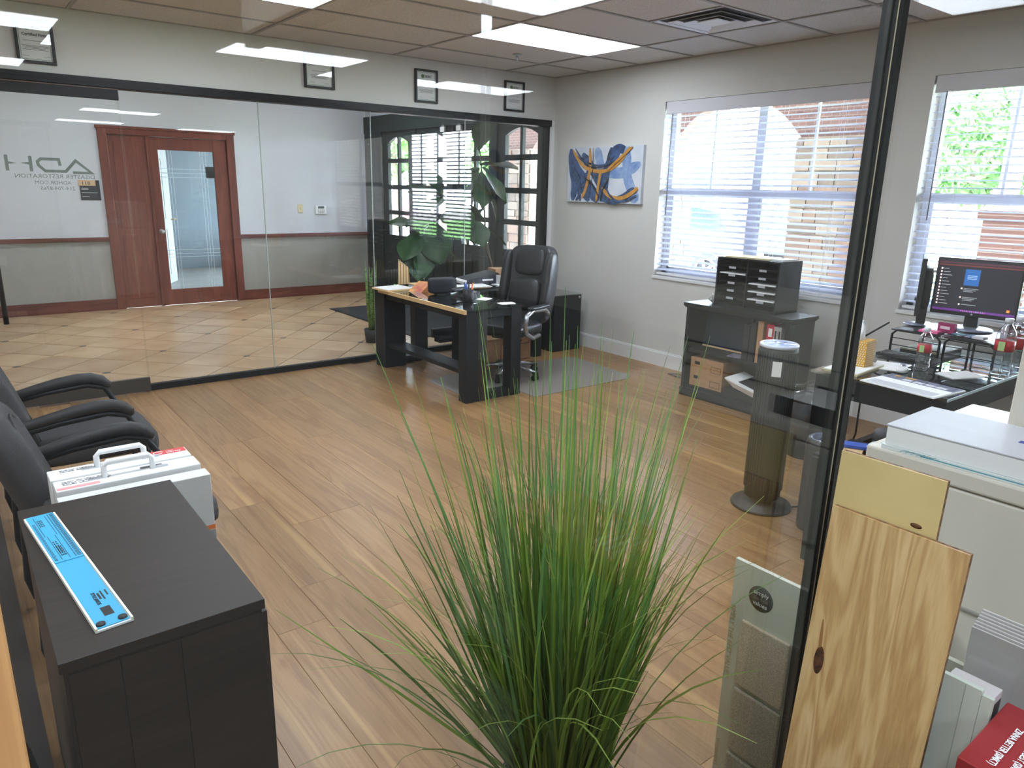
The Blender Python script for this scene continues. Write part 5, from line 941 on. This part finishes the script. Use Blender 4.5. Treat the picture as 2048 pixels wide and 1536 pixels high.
# ---- abstract canvas on the window wall (local u runs towards the viewer's right = -y)
t = thing('canvas_painting', 'abstract canvas painting with blue and gold brush strokes', 'painting', (XW-.0005, 5.24, 1.725)); MB().box(-.035, 0, -.505, .505, -.262, .262).build('canvas', mat('canvas_white', (208, 212, 218), .8, c2=(186, 194, 206), scale=5), t)
PM = frame_M((-.0352, 0, 0), (0, -1, 0), (0, 0, 1)); BL = mat('paint_blue', (62, 92, 140), .6, c2=(40, 58, 92), scale=16); NV = mat('paint_navy', (34, 46, 66), .6, c2=(66, 96, 138), scale=22); GO = mat('paint_gold', (206, 150, 66), .45, c2=(178, 124, 50), scale=30); LB = mat('paint_sky', (104, 136, 186), .6, c2=(150, 170, 200), scale=14)
def stroke(pts, wd, m, z):
    q = []; n = 7
    for i in range(len(pts)-1):
        p0 = Vector(pts[max(i-1, 0)]); p1 = Vector(pts[i]); p2 = Vector(pts[i+1]); p3 = Vector(pts[min(i+2, len(pts)-1)])
        for j in range(n): s_ = j/n; q.append(.5*((2*p1)+(-p0+p2)*s_+(2*p0-5*p1+4*p2-p3)*s_*s_+(-p0+3*p1-3*p2+p3)*s_**3))
    q.append(Vector(pts[-1])); q = [(max(-.5, min(.5, v.x)), max(-.258, min(.258, v.y))) for v in q]
    k_ = len(q); MB().ribbon(q, [wd*(.35+.65*min(1, i/3, (k_-1-i)/3)) for i in range(k_)], .0012, PM @ Matrix.Translation((0, 0, z))).build('paint_stroke', m, t)
stroke([(-.10, .25), (-.05, .12), (.0, .0), (.02, -.1)], .10, LB, -.0002); stroke([(-.47, .25), (-.44, .05), (-.40, -.1), (-.42, -.25)], .09, BL, -.0004); stroke([(-.30, .2), (-.12, .02), (.02, -.15), (.1, -.25)], .10, NV, -.0003); stroke([(.1, .2), (.2, .24), (.3, .2)], .08, BL, -.0003); stroke([(.30, .25), (.32, .0), (.40, -.16), (.46, -.24)], .11, LB, .0); stroke([(.02, .03), (.25, .02), (.48, .10)], .10, LB, .0003); stroke([(-.48, .20), (-.38, .05), (-.20, -.10), (-.05, -.25)], .12, BL, .0006)
stroke([(-.42, .02), (-.28, -.12), (-.18, -.25)], .09, NV, .0015); stroke([(.22, .25), (.08, .10), (.02, -.08), (.0, -.25)], .10, BL, .0018); stroke([(.10, .25), (.06, .05), (.05, -.2)], .06, NV, .0027); stroke([(-.02, -.20), (.14, -.24), (.30, -.20), (.42, -.12)], .07, NV, .003)
stroke([(-.30, -.25), (-.33, -.10), (-.22, .0), (-.15, .12)], .05, BL, .0042); stroke([(-.44, .24), (-.30, .10), (-.14, .04), (.06, .04), (.22, .12), (.34, .25)], .034, GO, .0045); stroke([(-.40, .25), (-.28, .14), (-.1, .09), (.05, .10), (.15, .17)], .016, NV, .006)
stroke([(-.19, .25), (-.18, .05), (-.23, -.14), (-.28, -.22)], .036, GO, .006); stroke([(-.02, .06), (-.05, -.10), (-.07, -.25)], .034, GO, .0075); stroke([(.0, -.12), (.12, -.20), (.28, -.21), (.42, -.15), (.47, -.11)], .036, GO, .009); stroke([(.08, -.16), (.2, -.235), (.34, -.23), (.46, -.18)], .020, NV, .0105)
stroke([(-.36, .18), (-.18, .08), (.02, .075), (.16, .13)], .008, INK, .0135); stroke([(-.14, .25), (-.13, .02), (-.17, -.2)], .007, INK, .0138); stroke([(.10, -.02), (.02, -.14), (-.01, -.25)], .014, INK, .0141); stroke([(-.25, -.02), (-.12, -.10), (-.02, -.22)], .012, INK, .0144); stroke([(.38, .25), (.24, .16), (.12, .08), (.04, .02)], .026, GO, .012); stroke([(-.46, .08), (-.34, -.02), (-.30, -.16), (-.36, -.25)], .03, NV, .0125)

# ---- fiddle-leaf fig in the lobby
t = thing('fiddle_leaf_fig', 'tall fiddle leaf fig with large drooping leaves behind the glass', 'plant', (4.86, 6.42, 0))
pot = MB().lathe([(.13, 0), (.16, .02), (.18, .30), (.175, .31), (.165, .30), (.155, .26)], 32).build('pot', mat('pot_dark', (52, 50, 48), .6), t); MB().lathe([(.157, .255), (.10, .265), (.02, .268)], 24).build('soil', mat('soil', (54, 42, 34), .95), pot)
def fig_leaf():
    nu, nv = 8, 7; vs = []; fs = []
    prof = [.0, .16, .30, .42, .50, .50, .40, .22, .0]
    for i in range(9):
        u = i/8
        for j in range(nv):
            v_ = (j/(nv-1)-.5)*2; wv = prof[i]*.62; vs.append((u-.0, v_*wv, -.16*u*u+.05*abs(v_)**1.5+.018*math.sin(u*14)*abs(v_)-.0))
    for i in range(8):
        for j in range(nv-1): a = i*nv+j; fs.append((a, a+1, a+nv+1, a+nv))
    m = MB(); m.add(vs, fs, True); me = m.mesh('leaf'); me.materials.append(LEAF); return me
LFM = fig_leaf()
stems = [[(.0, 0, .25), (-.10, .02, .60), (-.22, .03, 1.05), (-.25, .02, 1.35), (-.30, .0, 1.72), (-.33, .0, 1.95)], [(-.14, .02, .75), (-.30, .02, 1.15), (-.55, .02, 1.35), (-.80, .02, 1.48)], [(-.55, .02, 1.35), (-.85, .03, 1.25), (-1.10, .02, 1.12)]]
for i, s_ in enumerate(stems): MB().tube(s_, [.016-.002*j for j in range(len(s_))] if i == 0 else [.010-.001*j for j in range(len(s_))], 8).build('stem', BARK, t)
leaves = [(-.33, 0, 1.93, 20, 75, .36), (-.33, 0, 1.80, -10, 5, .40), (-.30, 0, 1.78, -60, -45, .40), (-.33, .0, 1.76, 190, -20, .36), (-.32, 0, 1.74, 250, -60, .36), (-.31, 0, 1.72, 120, -65, .34), (-.30, 0, 1.66, -20, -60, .42), (-.32, 0, 1.70, 160, -50, .40), (-.26, 0, 1.36, 165, -35, .30), (-.24, 0, 1.16, -15, -30, .26), (-.50, .02, 1.55, 200, 20, .36), (-.55, .02, 1.36, 80, 10, .34), (-.60, .02, 1.40, 230, -20, .40), (-.62, .0, 1.42, 20, 30, .36), (-.72, .02, 1.45, 150, 25, .38), (-.78, .02, 1.46, 210, -10, .38), (-.80, 0, 1.48, 100, 60, .32), (-.66, 0, 1.38, 300, -50, .38), (-.75, 0, 1.42, 280, -25, .40), (-.85, 0, 1.25, 190, 0, .36), (-.90, 0, 1.24, 250, -50, .44), (-1.0, 0, 1.20, 170, 10, .34), (-1.05, 0, 1.15, 210, -35, .38), (-1.10, 0, 1.12, 300, -70, .44), (-1.06, 0, 1.14, 240, -62, .46), (-.98, 0, 1.2, 330, -40, .38), (-.70, .02, 1.40, 340, -15, .36), (-.58, 0, 1.36, 320, -70, .36), (-.44, 0, 1.28, 270, -45, .34), (-.9, .02, 1.3, 130, 50, .30)]
for x, y, z, az, el, s_ in leaves:
    o = link('leaf', LFM, t, loc=(x, y, z)); o.rotation_euler = (R(random.uniform(-25, 25)), -R(el), R(az)); o.scale = (s_*1.12, s_*1.2, s_*1.12)
t = thing('snake_plant', 'small striped snake plant by the lobby glass', 'plant', (3.42, 6.75, 0)); MB().lathe([(.07, 0), (.085, .14), (.08, .14), (.07, .12)], 20).build('pot', MATS['pot_dark'], t)
for i in range(6):
    a = i*1.05; pts = [(.02*math.cos(a), .02*math.sin(a), .12), (.04*math.cos(a), .04*math.sin(a), .45), (.06*math.cos(a+.3), .06*math.sin(a+.3), .72+.06*(i % 3))]; MB().tube(pts, [.016, .022, .002], 6).build('leaf', mat('snake_leaf', (52, 96, 50), .5, c2=(140, 170, 90), scale=26, stretch=(1, 1, 4)), t)

# ---- tall ornamental grass behind the front glass
t = thing('ornamental_grass', 'tall artificial ornamental grass in a dark pot in front', 'plant', (1.05, 1.11, 0)); MB().lathe([(.12, 0), (.125, .01), (.15, .12), (.155, .135), (.145, .135), (.14, .11)], 32).build('pot', mat('pot_black', (30, 29, 28), .5), t); MB().lathe([(.141, .105), (.06, .112), (.01, .114)], 20).build('moss', mat('moss', (60, 62, 30), .95, bump=.6, scale=60), t)
GR = [mat('grass_mid', (128, 160, 60), .5, rnd=.2), mat('grass_dark', (98, 128, 50), .5, rnd=.25), mat('grass_light', (158, 186, 90), .5, rnd=.2), mat('grass_teal', (104, 148, 82), .5, rnd=.2)]
def blade(L, droop, wd):
    n = 9; ang = 0; p = Vector((0, 0, 0)); vs = []; fs = []
    for i in range(n+1):
        s_ = i/n; w_ = wd*(.7+.9*s_ if s_ < .35 else 1.015*(1-(s_-.35)/.65)**.8)+.0004; nx = math.cos(ang); vs += [(p.x, -w_, p.z), (p.x-.25*w_*nx, 0, p.z+.25*w_*math.sin(ang)), (p.x, w_, p.z)]
        p += Vector((math.sin(ang), 0, math.cos(ang)))*(L/n); ang += droop/n*(.3+1.6*s_*s_*1.4)
    for i in range(n): a = i*3; fs += [(a, a+1, a+4, a+3), (a+1, a+2, a+5, a+4)]
    m = MB(); m.add(vs, fs, True); return m
KINDS = [(1.26, .10, .0032), (1.14, .25, .0034), (1.06, .16, .0032), (1.08, .5, .0034), (.92, .3, .0032), (1.0, .8, .0032), (.88, 1.2, .0030), (.82, .5, .0032), (.80, 1.6, .0030), (.70, .9, .0028), (1.20, .05, .0030), (1.02, .08, .0044), (.98, .55, .0036), (.78, .2, .0038)]
BM = []
for i, (L, dr, wd) in enumerate(KINDS):
    for j in range(2):
        me = blade(L, dr, wd).mesh('blade'); me.materials.append(GR[(i*2+j*3+(i//3)) % 4]); BM.append((me, L, dr))
for g_ in GR:
    nt = g_.node_tree; b_ = nt.nodes['Principled BSDF']; o_ = nt.nodes['Material Output']; tl_ = nt.nodes.new('ShaderNodeBsdfTranslucent'); mx_ = nt.nodes.new('ShaderNodeMixShader'); mx_.inputs[0].default_value = .45
    src_ = b_.inputs['Base Color'].links[0].from_socket; nt.links.new(src_, tl_.inputs[0]); nt.links.new(b_.outputs[0], mx_.inputs[1]); nt.links.new(tl_.outputs[0], mx_.inputs[2]); nt.links.new(mx_.outputs[0], o_.inputs[0])
rr = random.Random(11)
def place(L):
    az = rr.uniform(0, 2*math.pi); short = L < .97
    tl = abs(rr.gauss(0, .14))+.015 if not short else abs(rr.gauss(.30, .24)); r_ = .105*math.sqrt(rr.random())
    if math.cos(az) > .2 and math.sin(az) < .35: tl = min(tl, .15)
    if math.sin(az) < 0: tl = min(tl, .30)         # keep clear of the glass in front
    return Matrix.Translation((r_*math.cos(az), r_*math.sin(az), .108)) @ Matrix.Rotation(az+rr.uniform(-.25, .25), 4, 'Z') @ Matrix.Rotation(min(tl, .85), 4, 'Y') @ Matrix.Rotation(rr.uniform(-1.2, 1.2), 4, 'Z') @ Matrix.Diagonal((1, rr.uniform(.8, 1.5), rr.uniform(.84, 1.04), 1))
for i in range(290):
    me, L, dr = rr.choice(BM); o = link('blade', me, t); o.matrix_basis = place(L)
inner = MB(); GI = []
for i in range(330):
    L, dr, wd = rr.choice(KINDS); b = blade(L*.86, dr, wd*1.1); inner.add(b.v, b.f, True, place(L)); GI += [rr.choice((0, 0, 1, 2, 3))]*len(b.f)
ib = inner.build('inner_blades', GR[1], t, kind='stuff')
for g_ in (GR[0], GR[3], GR[2]): ib.data.materials.append(g_)
if len(ib.data.polygons) == len(GI): ib.data.polygons.foreach_set('material_index', GI)
